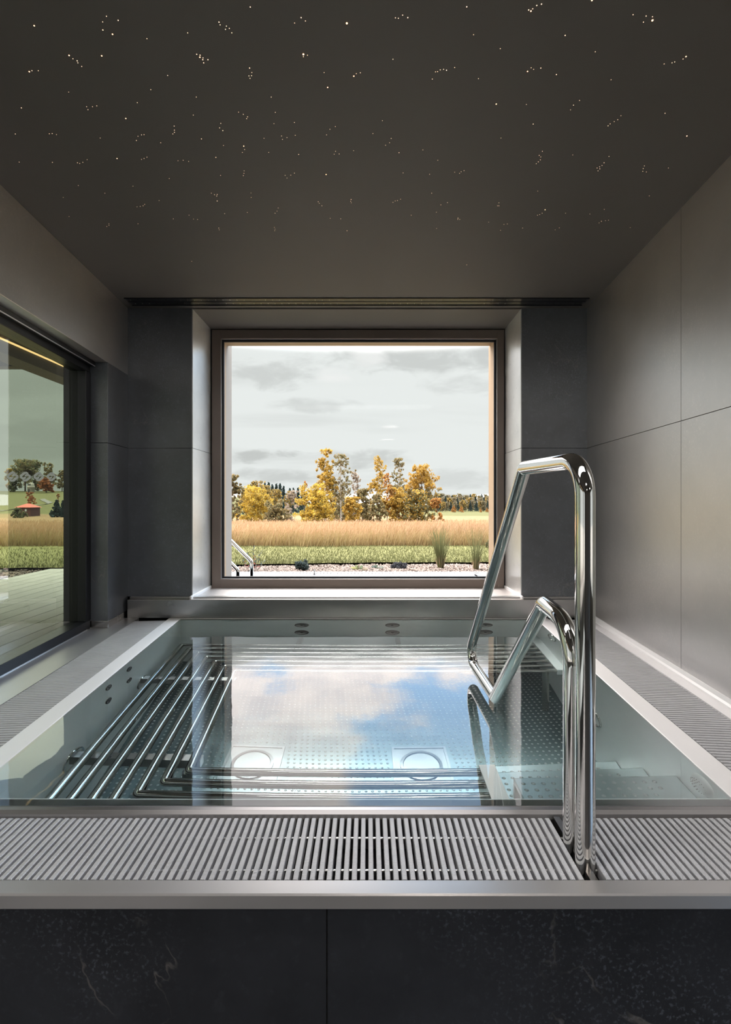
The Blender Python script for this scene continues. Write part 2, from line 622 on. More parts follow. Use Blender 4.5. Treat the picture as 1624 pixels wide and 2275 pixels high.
def copy_tree(root, loc, label=None, group=None, scale=None, rotz=None):
    r = root.copy()
    COL.objects.link(r)
    r.location = loc
    if label:
        r['label'] = label
    if group:
        r['group'] = group
    if scale is not None:
        r.scale = scale
    if rotz is not None:
        r.rotation_euler = (0, 0, rotz)
    for ch in list(root.children):
        c = ch.copy()
        COL.objects.link(c)
        inv = ch.matrix_parent_inverse.copy()
        c.parent = r
        c.matrix_parent_inverse = inv
        for g2 in list(ch.children):
            d = g2.copy()
            COL.objects.link(d)
            inv2 = g2.matrix_parent_inverse.copy()
            d.parent = c
            d.matrix_parent_inverse = inv2
    return r


def bend(pts, radii, n=10):
    """polyline with rounded corners"""
    P = [Vector(p) for p in pts]
    out = [P[0]]
    for i in range(1, len(P) - 1):
        r = radii[i]
        a = (P[i - 1] - P[i]).normalized()
        b = (P[i + 1] - P[i]).normalized()
        ang = a.angle(b)
        d = r / math.tan(ang / 2)
        s0, s1 = P[i] + a * d, P[i] + b * d
        c = P[i] + (a + b).normalized() * (r / math.sin(ang / 2))
        v0, v1 = s0 - c, s1 - c
        th = v0.angle(v1)
        for k in range(n + 1):
            f = k / n
            out.append(c + (v0 * math.sin((1 - f) * th) + v1 * math.sin(f * th)) / math.sin(th))
    out.append(P[-1])
    return out


# ------------------------------------------------------------------ plan of the room (the side walls open out towards the window)
def xr_in(y): return 0.874 + 0.080 * y
def xr_out(y): return 0.9604 + 0.080 * y
def xr_gr(y): return 1.181 + 0.080 * y
def xr_wall(y): return 1.249 + 0.0795 * y
def xl_in(y): return -(0.970 + 0.090 * y)
def xl_out(y): return -(1.047 + 0.0925 * y)
def xl_gr(y): return -(1.270 + 0.087 * y)
def xl_frame(y): return -(1.4705 + 0.087 * y)
def xl_wall(y): return -(1.372 + 0.085 * y)
def off(f, d): return lambda y: f(y) + d


ZC = 2.13        # ceiling
YB = 3.36        # back wall
ZJ = 1.162       # tile joint height
YP = 0.70        # where the narrow pool niche opens to the hall
FLOOR = -0.78

# ------------------------------------------------------------------ shell
b = MB()
for (y0, y1) in ((YP, 1.012), (1.015, 2.2095), (2.2125, YB)):
    for (z0, z1) in ((0.03, ZJ - 0.0015), (ZJ + 0.0015, ZC)):
        b.flare(xr_wall, off(xr_wall, 0.012), y0, y1, z0, z1)
o = b.build('wall_right', M['tile_glare'])
struct(o, 'dark stone tiled wall on the right of the pool, window glare in its colour', 'wall')
b = MB()
b.flare(off(xr_wall, 0.012), off(xr_wall, 0.25), YP, 4.0, FLOOR, ZC)
o2 = b.build('tile_joint', M['joint'], o)

# left wall: lintel over the window and the pier by the corner
b = MB()
yo = 3.05      # end of the left opening
for (z0, z1) in ((0.045, ZJ - 0.0015), (ZJ + 0.0015, 1.668)):
    b.flare(off(xl_wall, -0.16), xl_wall, yo, YB, z0, z1)
o = b.build('wall_left', M['tile'], bevel=0.0015)
struct(o, 'dark stone tiled lintel and pier around the window on the left', 'wall')
b = MB()
b.flare(off(xl_wall, -0.158), off(xl_wall, -0.002), yo + 0.002, YB, ZJ - 0.003, ZJ + 0.003)
b.build('tile_joint', M['joint'], o)
b = MB()
b.flare(off(xl_wall, -0.16), off(xl_wall, 0.004), yo - 0.004, YB - 0.04, 0.0, 0.045)
o = b.build('baseboard_left', M['steel'], bevel=0.002)
struct(o, 'brushed steel foot strip of the tiled pier by the left window', 'baseboard')

b = MB()
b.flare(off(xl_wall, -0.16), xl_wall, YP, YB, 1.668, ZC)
b.build('lintel', M['tile_glare'], bpy.data.objects['wall_left'], bevel=0.0015)  # paler tile than the pier: window glare put into the colour

# back wall with deep window recess
WX0, WX1, WZ0 = -1.213, 1.061, 0.137
SOF = 2.122
b = MB()
for (x0, x1) in ((xl_wall(YB) - 0.02, WX0), (WX1, xr_wall(YB) + 0.02)):
    for (z0, z1) in ((WZ0, ZJ - 0.0015), (ZJ + 0.0015, ZC)):
        b.box(x0, x1, YB, 3.80, z0, z1)
o = b.build('wall_back', M['tile'])
struct(o, 'dark stone tiled wall either side of the picture window', 'wall')
b = MB()
b.box(-1.9, WX0 - 0.004, YB + 0.004, 3.80, WZ0, SOF)
b.box(WX1 + 0.004, 1.9, YB + 0.004, 3.80, WZ0, SOF)
b.box(-1.9, 1.9, YB + 0.02, 3.80, FLOOR, 0.10)
b.build('tile_joint', M['joint'], o)
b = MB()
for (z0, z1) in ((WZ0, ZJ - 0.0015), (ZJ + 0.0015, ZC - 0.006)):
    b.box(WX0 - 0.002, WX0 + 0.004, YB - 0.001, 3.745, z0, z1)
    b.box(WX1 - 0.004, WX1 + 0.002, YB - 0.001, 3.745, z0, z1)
b.build('reveal_tiles', M['tile_reveal_glare'], o)
b = MB()
b.box(WX0, WX1, YB, 3.80, SOF, ZC + 0.2)
b.build('soffit', M['ceiling'], o)

# plastered outer face and outer reveal of the picture window
b = MB()
ex0, ex1, ezt = -1.128, 0.990, 2.052
b.box(-1.95, ex0, 3.80, 4.03, FLOOR, 2.75)
b.box(ex1, 3.2, 3.80, 3.97, FLOOR, 2.75)
b.box(ex0, ex1, 3.80, 3.93, ezt, 2.75)
b.box(ex0, ex1, 3.80, 3.97, FLOOR, 0.02)
o = b.build('wall_north', M['plaster'])
struct(o, 'pale plastered outer reveal seen through the picture window', 'wall')
b = MB()
b.box(ex0 + 0.0, ex1, 3.80, 3.925, ezt - 0.004, ezt + 0.0)
b.box(ex1 - 0.004, ex1, 3.80, 3.965, 0.02, ezt)
b.box(ex0, ex0 + 0.003, 3.80, 3.86, 0.02, ezt)
b.build('reveal_lining', M['wood_reveal'], o)
# outer corner pier beside the left window
b = MB()
b.box(-1.95, -1.70, 3.13, 3.80, FLOOR, 2.75)
o = b.build('wall_west', M['black'])
struct(o, 'black outer corner pier seen past the left window', 'wall')

# ceiling, hall shell, floor
b = MB()
b.box(-2.3, 4.3, -4.6, YB, ZC, ZC + 0.2)
o = b.build('ceiling', M['ceiling'])
struct(o, 'dark painted ceiling dotted with star lights', 'ceiling')
b = MB()
b.box(-2.3, 4.3, -4.6, 1.0, FLOOR - 0.1, FLOOR)
b.box(-2.3, 4.3, 1.0, 4.0, -1.1, -1.0)
b.box(1.6, 4.3, 1.0, 4.0, FLOOR - 0.1, FLOOR)
o = b.build('floor', M['hall_floor'])
struct(o, 'dark tiled floor of the hall in front of the pool', 'floor')
b = MB()
b.box(-2.3, 4.3, -4.6, -4.5, FLOOR, ZC)
o = b.build('wall_front', M['hall_wall'])
struct(o, 'grey painted end wall of the hall', 'wall')
b = MB()
b.box(4.2, 4.3, -4.5, -4.0, FLOOR, ZC)
b.box(4.2, 4.3, 0.3, YP, FLOOR, ZC)
b.box(4.2, 4.3, -4.0, 0.3, 1.95, ZC)
b.box(xr_wall(YP), 4.2, YP, YP + 0.1, FLOOR, ZC)
o = b.build('wall_east', M['hall_wall'])
struct(o, 'grey painted side wall of the hall', 'wall')
b = MB()
for (y0, y1) in ((-4.5, -4.2), (-2.0, -1.8), (0.5, YP)):
    b.box(-2.3, -2.2, y0, y1, FLOOR, ZC)
b.box(-2.3, -2.2, -4.5, YP, 1.9, ZC)
b.box(-2.3, xl_wall(YP), YP, YP + 0.08, FLOOR, ZC)
o = b.build('wall_south', M['hall_wall'])
struct(o, 'grey painted glazed side of the hall', 'wall')
for i, (y0, y1) in enumerate(((-4.2, -2.0), (-1.8, 0.5))):
    b = MB()
    b.box(-2.26, -2.24, y0, y1, FLOOR, 1.9)
    o = b.build('window_%d' % (3 + i), M['pane'])
    struct(o, 'tall clear pane in the hall wall' if i else 'tall clear pane at the far end of the hall wall', 'window')

b = MB()
b.box(4.24, 4.26, -4.0, 0.3, FLOOR, 1.95)  # unseen window added so the bright upper sky floods the hall
o = b.build('window_5', M['pane'])
struct(o, 'wide clear pane added in the east wall of the hall to let in daylight', 'window')

# ------------------------------------------------------------------ picture window
YW = 3.74
w1 = thing('window_1', (0, YW, 0.125), 'large square picture window with bronze frame above the pool', 'window', kind='structure')
b = MB()
fx0, fx1, fz0, fz1 = -1.200, 1.050, 0.125, 2.114
ix0, ix1, iz0, iz1 = -1.132, 0.997, 0.194, 2.047
b.box(fx0, ix0, YW, 3.80, fz0, fz1)
b.box(ix1, fx1, YW, 3.80, fz0, fz1)
b.box(ix0, ix1, YW, 3.80, iz1, fz1)
b.box(ix0, ix1, YW, 3.80, fz0, iz0)
b.build('window_frame', M['frame'], w1, bevel=0.002)


def ring(b, x0, x1, z0, z1, w, y0, y1):
    b.box(x0, x0 + w, y0, y1, z0, z1)
    b.box(x1 - w, x1, y0, y1, z0, z1)
    b.box(x0 + w, x1 - w, y0, y1, z1 - w, z1)
    b.box(x0 + w, x1 - w, y0, y1, z0, z0 + w)


b = MB()
ring(b, ix0, ix1, iz0, iz1, 0.005, 3.752, 3.764)
b.build('glazing_bead', M['alu'], w1)
b = MB()
ring(b, ix0 + 0.003, ix1 - 0.003, iz0 + 0.003, iz1 - 0.003, 0.014, 3.766, 3.785)
b.build('gasket', M['gasket'], w1)
b = MB()
b.box(ix0 + 0.004, ix1 - 0.004, 3.776, 3.780, iz0 + 0.004, iz1 - 0.004)
b.build('pane', M['pane'], w1)

# steel sill and its upstands
b = MB()
b.box(xl_wall(YB) + 0.02, xr_wall(YB) - 0.01, 3.31, YB + 0.01, 0.0, 0.123)
b.box(xl_wall(YB) + 0.02, xr_wall(YB) - 0.01, 3.345, YB + 0.02, 0.12, 0.137)
o = b.build('trim_1', M['steel_dark'], bevel=0.002)
struct(o, 'brushed steel sill and skirt under the picture window', 'window sill')
b = MB()
b.box(WX0 - 0.003, WX1 + 0.003, 3.308, 3.745, 0.1235, 0.1265)
b.box(WX0, WX1, 3.36, 3.745, 0.10, 0.1235)
b.build('sill_sheet', simple('pale_steel_sheet', (0.60, 0.56, 0.535), 0.33, 0.5, 0.04, 4.0), o)
for (n_, x0, x1, lb) in (('trim_2', WX0, WX0 + 0.012, 'left'), ('trim_3', WX1 - 0.012, WX1, 'right')):
    b = MB()
    b.box(x0, x1, 3.312, 3.74, 0.125, 0.147)
    o = b.build(n_, M['steel_rim'], bevel=0.002)
    struct(o, 'thin steel upstand along the %s end of the window sill' % lb, 'trim')

# ------------------------------------------------------------------ left sliding window
w2 = thing('window_2', (xl_frame(2.0), 2.0, 0.0), 'tinted sliding window with anthracite frame on the left', 'window', kind='structure')
b = MB()
gf = off(xl_frame, -0.05)
b.flare(off(xl_frame, -0.09), xl_frame, YP, 3.04, 0.0, 0.055)
b.flare(off(xl_frame, -0.09), off(xl_frame, 0.0), YP, 3.04, 1.60, 1.668)
b.flare(off(xl_frame, -0.09), off(xl_frame, 0.0), 2.985, 3.05, 0.055, 1.60)
b.flare(off(xl_frame, -0.04), off(xl_frame, 0.03), YP, 3.045, 1.640, 1.668)
b.build('window_frame', M['frame_dark'], w2, bevel=0.003)
b = MB()
b.flare(off(xl_frame, -0.01), off(xl_frame, 0.002), YP, 3.0, 0.0, 0.006)
b.flare(off(xl_frame, 0.026), off(xl_frame, 0.032), YP, 3.04, 1.637, 1.642)
b.build('edge_strip', M['alu'], w2)
b = MB()
b.flare(off(xl_frame, -0.056), gf, YP, 2.99, 0.05, 1.605)
b.build('pane', M['pane_tint'], w2)
# wall piece outside, between frame and pier
b = MB()
b.flare(off(xl_wall, -0.275), off(xl_wall, -0.11), 3.045, 3.14, FLOOR, ZC)
b.build('outer_jamb', M['black'], w2)


def decal_mesh():
    st = [(50, 72), (14, 86), (-12, 80), (-80, 12), (-82, -18), (-48, -44), (-20, -36), (4, -10)]
    vs, fs = [], []
    wd = 22
    for sgn in (1, -1):
        P = [Vector((x * sgn, y * sgn)) for x, y in st]
        base = len(vs)
        for i, p in enumerate(P):
            a = P[max(i - 1, 0)]
            c = P[min(i + 1, len(P) - 1)]
            d = (c - a).normalized()
            nn = Vector((-d.y, d.x))
            k = wd * (0.55 if i in (0, len(P) - 1) else 1.0)
            vs += [p + nn * k, p - nn * k]
        for i in range(len(P) - 1):
            q = base + 2 * i
            fs.append((q, q + 1, q + 3, q + 2))
    return vs, fs


dv, df = decal_mesh()
for px in (29, 57.5, 87, 115.5):
    ratio = (px - 817) / 1080.0
    yy = -1.5165 / (ratio + 0.087)      # where the view line meets the pane
    zz = 0.8 + (1112 - 1059) / 1080.0 * yy
    s_ = 0.0225 / 95.0
    b = MB()
    lo_ = [(xl_frame(yy + p.x * s_ * 1.9) - 0.0485, yy + p.x * s_ * 1.9, zz + p.y * s_) for p in dv]
    hi_ = [(x + 0.0006, y, z) for x, y, z in lo_]
    nn_ = len(dv)
    b.add(lo_ + hi_, [f for f in df] + [tuple(i + nn_ for i in f) for f in df])
    b.build('decal', M['decal'], w2)

# ------------------------------------------------------------------ indoor pool basin
DF = 0.90        # floor depth
YF, YBK = 1.323, 3.285
pool = thing('plunge_pool', (0, 2.3, -DF), 'stainless steel indoor plunge pool basin under the window', 'pool')
b = MB()
T = 0.02
b.flare(off(xl_in, -T), xl_in, YF - T, YBK + T, -DF, -0.02)
b.flare(xr_in, off(xr_in, T), YF - T, YBK + T, -DF, -0.02)
b.box(xl_in(YBK), xr_in(YBK), YBK, YBK + 0.02, -DF, -0.002)
b.box(xl_in(YF), xr_in(YF), YF - 0.015, YF, -DF, -0.022)
b.build('basin_wall', M['steel_pool'], pool)
b = MB()
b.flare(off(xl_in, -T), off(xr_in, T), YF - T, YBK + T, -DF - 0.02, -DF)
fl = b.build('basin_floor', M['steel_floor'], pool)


def dimples(f0, f1, y0, y1, z, pitch=0.029, r=0.0062, h=0.0032, skip=None):
    vs, fs = [], []
    y = y0 + pitch * 0.6
    seg = 8
    row = 0
    while y < y1 - pitch * 0.4:
        x0, x1 = f0(y) + pitch * 0.7, f1(y) - pitch * 0.7
        n = int((x1 - x0) / pitch)
        for i in range(n + 1):
            x = x0 + i * pitch
            if skip and skip(x, y):
                continue
            b0 = len(vs)
            for (rr, hh) in ((1.0, 0.0), (0.62, 0.8)):
                for j in range(seg):
                    a = 2 * math.pi * j / seg
                    vs.append((x + r * rr * math.cos(a), y + r * rr * math.sin(a), z + h * hh))
            vs.append((x, y, z + h))
            for j in range(seg):
                k = (j + 1) % seg
                fs.append((b0 + j, b0 + k, b0 + seg + k, b0 + seg + j))
                fs.append((b0 + seg + j, b0 + seg + k, b0 + 2 * seg, b0 + 2 * seg))
        y += pitch
        row += 1
    return vs, fs


def add_dimples(parent, *a, **k):
    vs, fs = dimples(*a, **k)
    b = MB()
    quads = [f for f in fs if f[2] != f[3]]
    tris = [f[:3] for f in fs if f[2] == f[3]]
    b.add(vs, quads + tris, True)
    o = b.build('dimples', M['dimple'], parent, recalc=False)
    o['kind'] = 'stuff'
    return o


DR = [(-0.655, -0.415, 2.13, 2.37), (0.128, 0.368, 2.13, 2.37)]
add_dimples(fl, xl_in, xr_in, YF, YBK, -DF, skip=lambda x, y: any(a - .02 < x < c + .02 and d - .02 < y < e + .02 for a, c, d, e in DR))
# coping around the water
b = MB()
b.flare(xl_out, xl_in, 1.20, YBK + 0.02, -0.03, 0.0)
b.flare(xr_in, xr_out, 1.20, YBK + 0.02, -0.03, 0.0)
b.box(xl_out(YBK), xr_out(YBK), YBK + 0.0, 3.312, -0.03, -0.001)
b.build('coping', M['steel_rim'], pool, bevel=0.003)
b = MB()
prof = [(1.323, -0.024), (1.276, -0.0012), (1.266, 0.002), (1.254, 0.002), (1.245, -0.004), (1.241, -0.014), (1.241, -0.09), (1.323, -0.09)]
b.prism(prof, 'x', -1.16, 1.06)
b.build('overflow_lip', simple('dull_lip_steel', (0.26, 0.25, 0.25), 0.36, 0.9, 0.05, 6.0), pool, bevel=0.002)
# overflow channel under the grates and outer edge trim
sur = thing('pool_surround', (0, 0.99, -0.12), 'brushed steel edge strip, ledges and channel framing the indoor pool', 'pool edge')
b = MB()
b.box(-1.36, 1.26, 1.016, 1.26, -0.12, -0.10)
b.flare(xl_gr, xl_out, 1.02, YBK + 0.02, -0.12, -0.10)
b.flare(xr_out, xr_gr, 1.02, YBK + 0.02, -0.12, -0.10)
b.build('channel', simple('dark_channel_steel', (0.10, 0.10, 0.105), 0.4, 0.8), sur)
b = MB()
b.prism([(0.987, -0.030), (1.0245, -0.030), (1.0245, 0.0), (0.990, 0.0), (0.987, -0.003)], 'x', -1.36, 1.28)
b.build('edge_trim', M['steel_edge'], sur, bevel=0.001)
# side ledges
b = MB()
b.flare(off(xl_frame, -0.02), xl_gr, 0.99, 3.02, -0.03, 0.001)
b.flare(xl_wall, xl_gr, 3.02, 3.31, -0.03, 0.001)
b.flare(off(xl_frame, -0.0), off(xl_wall, 0.0), 3.0, 3.06, -0.03, 0.0)
b.build('ledge', M['steel_edge'], sur)
b = MB()
b.flare(xr_gr, off(xr_wall, -0.002), 0.99, 3.31, -0.03, 0.004)
b.build('ledge', M['steel_rim'], sur)
b = MB()
prof_f = [(-0.0005, 0.004), (-0.018, 0.004), (-0.018, 0.012), (-0.011, 0.020), (-0.006, 0.036), (-0.0005, 0.036)]
for i in range(1):
    ya, yb = 0.99, 3.31
    va = [(xr_wall(ya) + d, ya, z) for d, z in prof_f]
    vb = [(xr_wall(yb) + d, yb, z) for d, z in prof_f]
    n = len(prof_f)
    b.add(va + vb, [tuple(range(n)), tuple(range(2 * n - 1, n - 1, -1))] + [(i, i + n, (i + 1) % n + n, (i + 1) % n) for i in range(n)])
o = b.build('baseboard_right', M['steel_rim'])
struct(o, 'slim steel baseboard at the foot of the right wall', 'baseboard')


# jets
def jet(c, axis, r, mat_ring='chrome'):
    b = MB()
    b.lathe([(r, 0.0), (r, 0.004), (r * 0.86, 0.006), (r * 0.80, 0.003), (r * 0.2, 0.005), (r * 0.18, 0.002), (0.001, 0.002)], c, axis, 28)
    o = b.build('jet_nozzle', M['steel_dark'], pool)
    b = MB()
    b.lathe([(r * 0.22, 0.004), (r * 0.22, 0.008), (0.001, 0.008)], c, axis, 14)
    b.build('jet_core', M['black'], o)
    b = MB()
    th = 2 * math.pi / 32
    ax = Vector(axis).normalized()
    u = ax.orthogonal().normalized()
    w_ = ax.cross(u)
    pts = [Vector(c) + ax * 0.005 + (u * math.cos(th * k) + w_ * math.sin(th * k)) * r * 0.95 for k in range(33)]
    b.tube(pts, 0.0028, 8, caps=False)
    b.build('jet_rim', M['black'], o)


for x in (-0.445, 0.167, 0.796):
    for z in (-0.150, -0.315):
        jet((x, YBK, z), (0, -1, 0), 0.048)
for y in (2.18, 2.41):
    for z in (-0.11, -0.268):
        jet((xl_in(y), y, z), (1, 0.09, 0), 0.025)
for (y, z) in ((1.872, -0.46), (2.587, -0.48)):
    b = MB()
    b.tube([Vector((xl_in(y) + 0.006, y, z)) + Vector((0.0, math.cos(a), math.sin(a))) * 0.062 for a in [2 * math.pi * k / 32 for k in range(33)]], 0.006, 10, caps=False)
    b.build('suction_ring', M['chrome'], pool)
for (y, z) in ((2.24, -0.52), (2.9, -0.06)):
    b = MB()
    b.tube([Vector((xr_in(y) - 0.006, y, z)) + Vector((0.0, math.cos(a), math.sin(a))) * 0.055 for a in [2 * math.pi * k / 32 for k in range(33)]], 0.006, 10, caps=False)
    b.build('suction_ring', M['chrome'], pool)
b = MB()
gx, gy, gz = xr_in(1.43), 1.43, -0.085
b.lathe([(0.052, 0.0), (0.052, 0.004), (0.044, 0.012), (0.03, 0.018), (0.001, 0.02)], (gx, gy, gz), (-1, 0.08, 0), 28)
gr_ = b.build('round_grille', M['steel_pool'], pool)
b = MB()
for rr, nn in ((0.012, 6), (0.022, 12), (0.032, 18)):
    for k in range(nn):
        a = 2 * math.pi * k / nn
        hh = 0.0185 if rr < 0.03 else 0.0175
        b.lathe([(0.0022, 0), (0.0022, 0.001), (0.0003, 0.001)], (gx - hh, gy + math.cos(a) * rr, gz + math.sin(a) * rr), (-1, 0.08, 0), 6)
b.build('holes', M['black'], gr_)

# floor drains
for (x0, x1, y0, y1) in DR:
    b = MB()
    b.box(x0, x1, y0, y1, -DF, -DF + 0.004)
    b.box(x0 - 0.012, x0, y0 - 0.012, y1 + 0.012, -DF, -DF + 0.009)
    b.box(x1, x1 + 0.012, y0 - 0.012, y1 + 0.012, -DF, -DF + 0.009)
    b.box(x0, x1, y0 - 0.012, y0, -DF, -DF + 0.009)
    b.box(x0, x1, y1, y1 + 0.012, -DF, -DF + 0.009)
    dr = b.build('floor_drain', M['drain'], pool)
    b = MB()
    cxx, cyy = (x0 + x1) / 2, (y0 + y1) / 2
    b.lathe([(0.098, 0.004), (0.098, 0.012), (0.084, 0.014), (0.082, 0.008), (0.001, 0.0085)], (cxx, cyy, -DF), (0, 0, 1), 36, smooth=False)
    b.build('drain_cover', M['drain'], dr)

# water
ys = np.linspace(1.276, 3.288, 3)
b = MB()
vs = []
for y in (1.276, 1.30, 2.3, 3.288):
    vs += [(xl_in(y) - 0.001, y, -0.0015), (xr_in(y) + 0.001, y, -0.0015)]
b.add(vs, [(0, 1, 3, 2), (2, 3, 5, 4), (4, 5, 7, 6)])
o = b.build('pool_water', M['water'], recalc=False)
tag(o, 'still clear water filling the indoor plunge pool to its rim', 'water', kind='stuff')

# ------------------------------------------------------------------ submerged tube bench (left, back and front sides)
bench = thing('underwater_bench', (-1.0, 2.2, -DF), 'U-shaped underwater bench of parallel steel tubes along three sides', 'bench')
ZB = -0.40
for i in range(7):
    o_ = 0.066 * i
    pl = lambda y, q=o_: xl_in(y) + 0.066 + q * 1.04
    yf = 1.375 + 0.0665 * i
    yb = 3.09 - 0.0695 * i
    xe = 0.411
    xr = 1.036 + (yb - 2.67) * 0.10
    path = [(xe, yf, ZB), (pl(yf), yf, ZB), (pl(yb), yb, ZB), (xr, yb, ZB)]
    b = MB()
    b.tube(bend(path, [0, 0.012, 0.012, 0], 4), 0.019, 18, up=(0, 0, 1))
    b.build('seat_tube', M['tube'], bench)
for y in (1.872, 2.587):
    b = MB()
    b.box(xl_in(y) + 0.0, xl_in(y) + 0.50, y - 0.02, y + 0.02, ZB - 0.075, ZB - 0.019)
    b.build('support_bar', M['steel_dark'], bench)
for x in (-0.45, 0.2):
    b = MB()
    b.box(x - 0.015, x + 0.015, 2.66, YBK, ZB - 0.07, ZB - 0.019)
    b.build('support_bar', M['steel_dark'], bench)
b = MB()
b.hexa([(1.036, 2.66, ZB - 0.05), (xr_in(2.66), 2.66, ZB - 0.05), (xr_in(3.27), 3.27, ZB - 0.05), (1.075, 3.27, ZB - 0.05),
        (1.036, 2.66, ZB + 0.019), (xr_in(2.66), 2.66, ZB + 0.019), (xr_in(3.27), 3.27, ZB + 0.019), (1.075, 3.27, ZB + 0.019)])
b.build('end_plate', M['steel_pool'], bench)
b = MB()
b.box(0.411, 0.47, YF, 1.80, -DF, ZB + 0.022)
b.build('end_plate', M['steel_rim'], bench)
for (x, y) in ((-0.66, 1.78), (-0.73, 2.66), (0.98, 2.68)):
    b = MB()
    b.tube([(x, y, -DF), (x, y, ZB - 0.01)], 0.019, 16)
    b.build('leg', M['tube'], bench)

# ------------------------------------------------------------------ steps into the water
steps = thing('pool_steps', (0.75, 1.6, -DF), 'three dimpled steel steps going down into the pool', 'steps')
lv = [(-0.205, YF, 1.575), (-0.43, 1.575, 1.80), (-0.655, 1.80, 2.03)]
for (z, y0, y1) in lv:
    b = MB()
    b.flare(lambda y: 0.472, off(xr_in, -0.001), y0, y1, z - 0.03, z)
    tr_ = b.build('tread', M['steel_tread'], steps, bevel=0.003)
    add_dimples(tr_, lambda y: 0.472, lambda y: xr_in(y) - 0.06, y0 + 0.01, y1, z, pitch=0.032, r=0.0075, h=0.004)
    b = MB()
    b.flare(lambda y: 0.472, off(xr_in, -0.001), y1 - 0.012, y1, -DF if z < -0.6 else z - 0.225, z - 0.03)
    b.build('riser', M['steel_pool'], steps)

# ------------------------------------------------------------------ overflow grates
XH = 0.481       # handrail plane


def slat(b, x0, x1, y0, y1, fwd=True):
    """one grate bar running in Y with its water-side end sloping down"""
    z0, z1 = -0.026, 0.0
    pr = [(y0, z0), (y1 + 0.004, z0), (y1 + 0.004, z0 + 0.010), (y1 - 0.012, z1 - 0.001), (y1 - 0.020, z1), (y0, z1)]
    c = 0.0014
    n = len(pr)
    xs = [x0, x0 + c, x1 - c, x1]
    dz = [-c, 0, 0, -c]
    vs = []
    for x, d in zip(xs, dz):
        vs += [(x, p[0], p[1] + (d if p[1] > -0.01 else 0)) for p in pr]
    fs = [tuple(reversed(range(n))), tuple(range(3 * n, 4 * n))]
    for k in range(3):
        for i in range(n):
            j = (i + 1) % n
            fs.append((k * n + i, k * n + j, (k + 1) * n + j, (k + 1) * n + i))
    b.add(vs, fs)


grate = thing('front_grate', (0, 1.12, -0.1), 'long slatted overflow grate along the near edge of the pool', 'grate')
b = MB()
p = 0.0178
x = XH - 0.034
xs_ = []
while x > -1.30:
    xs_.append(x)
    x -= p
x = XH + 0.024
while x < 1.24:
    xs_.append(x)
    x += p
for x in xs_:
    slat(b, x - 0.0055 + 0.005, x + 0.0055 + 0.005, 1.026, 1.238)
b.build('slats', M['slat'], grate)
for yy in (1.171, 1.069):
    b = MB()
    b.tube([(-1.30, yy, -0.014), (1.24, yy, -0.014)], 0.003, 10)
    b.build('cross_rod', M['steel'], grate)
b = MB()
b.box(XH - 0.008, XH + 0.008, 1.025, 1.24, -0.034, -0.006)
b.build('bracket_bar', M['steel_dark'], grate)


def side_grate(name, f0, f1, y0, y1, slope, lab):
    g_ = thing(name, ((f0(2.2) + f1(2.2)) / 2, 2.2, -0.1), lab, 'grate')
    b = MB()
    y = y0
    c = 0.0014
    while y < y1:
        ya, yb2 = y, y + 0.0108
        pts = []
        for (dy, z) in ((0, -0.024), (0, -c), (c, 0), (0.0108 - c, 0), (0.0108, -c), (0.0108, -0.024)):
            pts.append((dy, z))
        n = len(pts)
        xa, xb = f0(y) + 0.002, f1(y) - 0.002
        va = [(xa, y + dy - slope * 0, z) for dy, z in pts]
        vb = [(xb, y + dy + slope * (xb - xa), z) for dy, z in pts]
        b.add(va + vb, [tuple(range(n)), tuple(range(2 * n - 1, n - 1, -1))] + [(i, i + n, (i + 1) % n + n, (i + 1) % n) for i in range(n)])
        y += 0.0178
    b.build('slats', M['slat'], g_)
    for fr in (0.3, 0.72):
        b = MB()
        fx = lambda yy: f0(yy) * (1 - fr) + f1(yy) * fr
        b.tube([(fx(y0), y0, -0.012), (fx(y1), y1, -0.012)], 0.003, 8)
        b.build('cross_rod', M['steel'], g_)
    return g_


side_grate('side_grate', xl_gr, xl_out, 1.255, 3.22, 0.085, 'slatted overflow grate between the left window ledge and the pool')
side_grate('side_grate', xr_out, xr_gr, 1.255, 3.28, -0.08, 'slatted overflow grate along the foot of the right wall')

# front tile cladding of the raised pool
b = MB()
for (x0, x1) in ((-1.36, -1.2855), (-1.2825, -0.0855), (-0.0825, 1.1145), (1.1175, 1.30)):
    b.box(x0, x1, 1.000, 1.015, FLOOR, -0.0305)
o = b.build('wall_pool_front', M['tile_front'])
struct(o, 'black mottled stone cladding below the near pool edge', 'wall')
b = MB()
b.box(-1.36, 1.30, 1.0135, 1.0155, FLOOR, -0.032)
b.build('tile_joint', simple('pale_joint', (0.12, 0.12, 0.12), 0.8), o)
b = MB()
b.box(-2.2, -1.36, 0.99, 1.05, FLOOR, -0.0305)
b.box(1.30, 1.5, 0.99, 1.05, FLOOR, -0.0305)
b.build('side_panel', M['tile_front'], o)

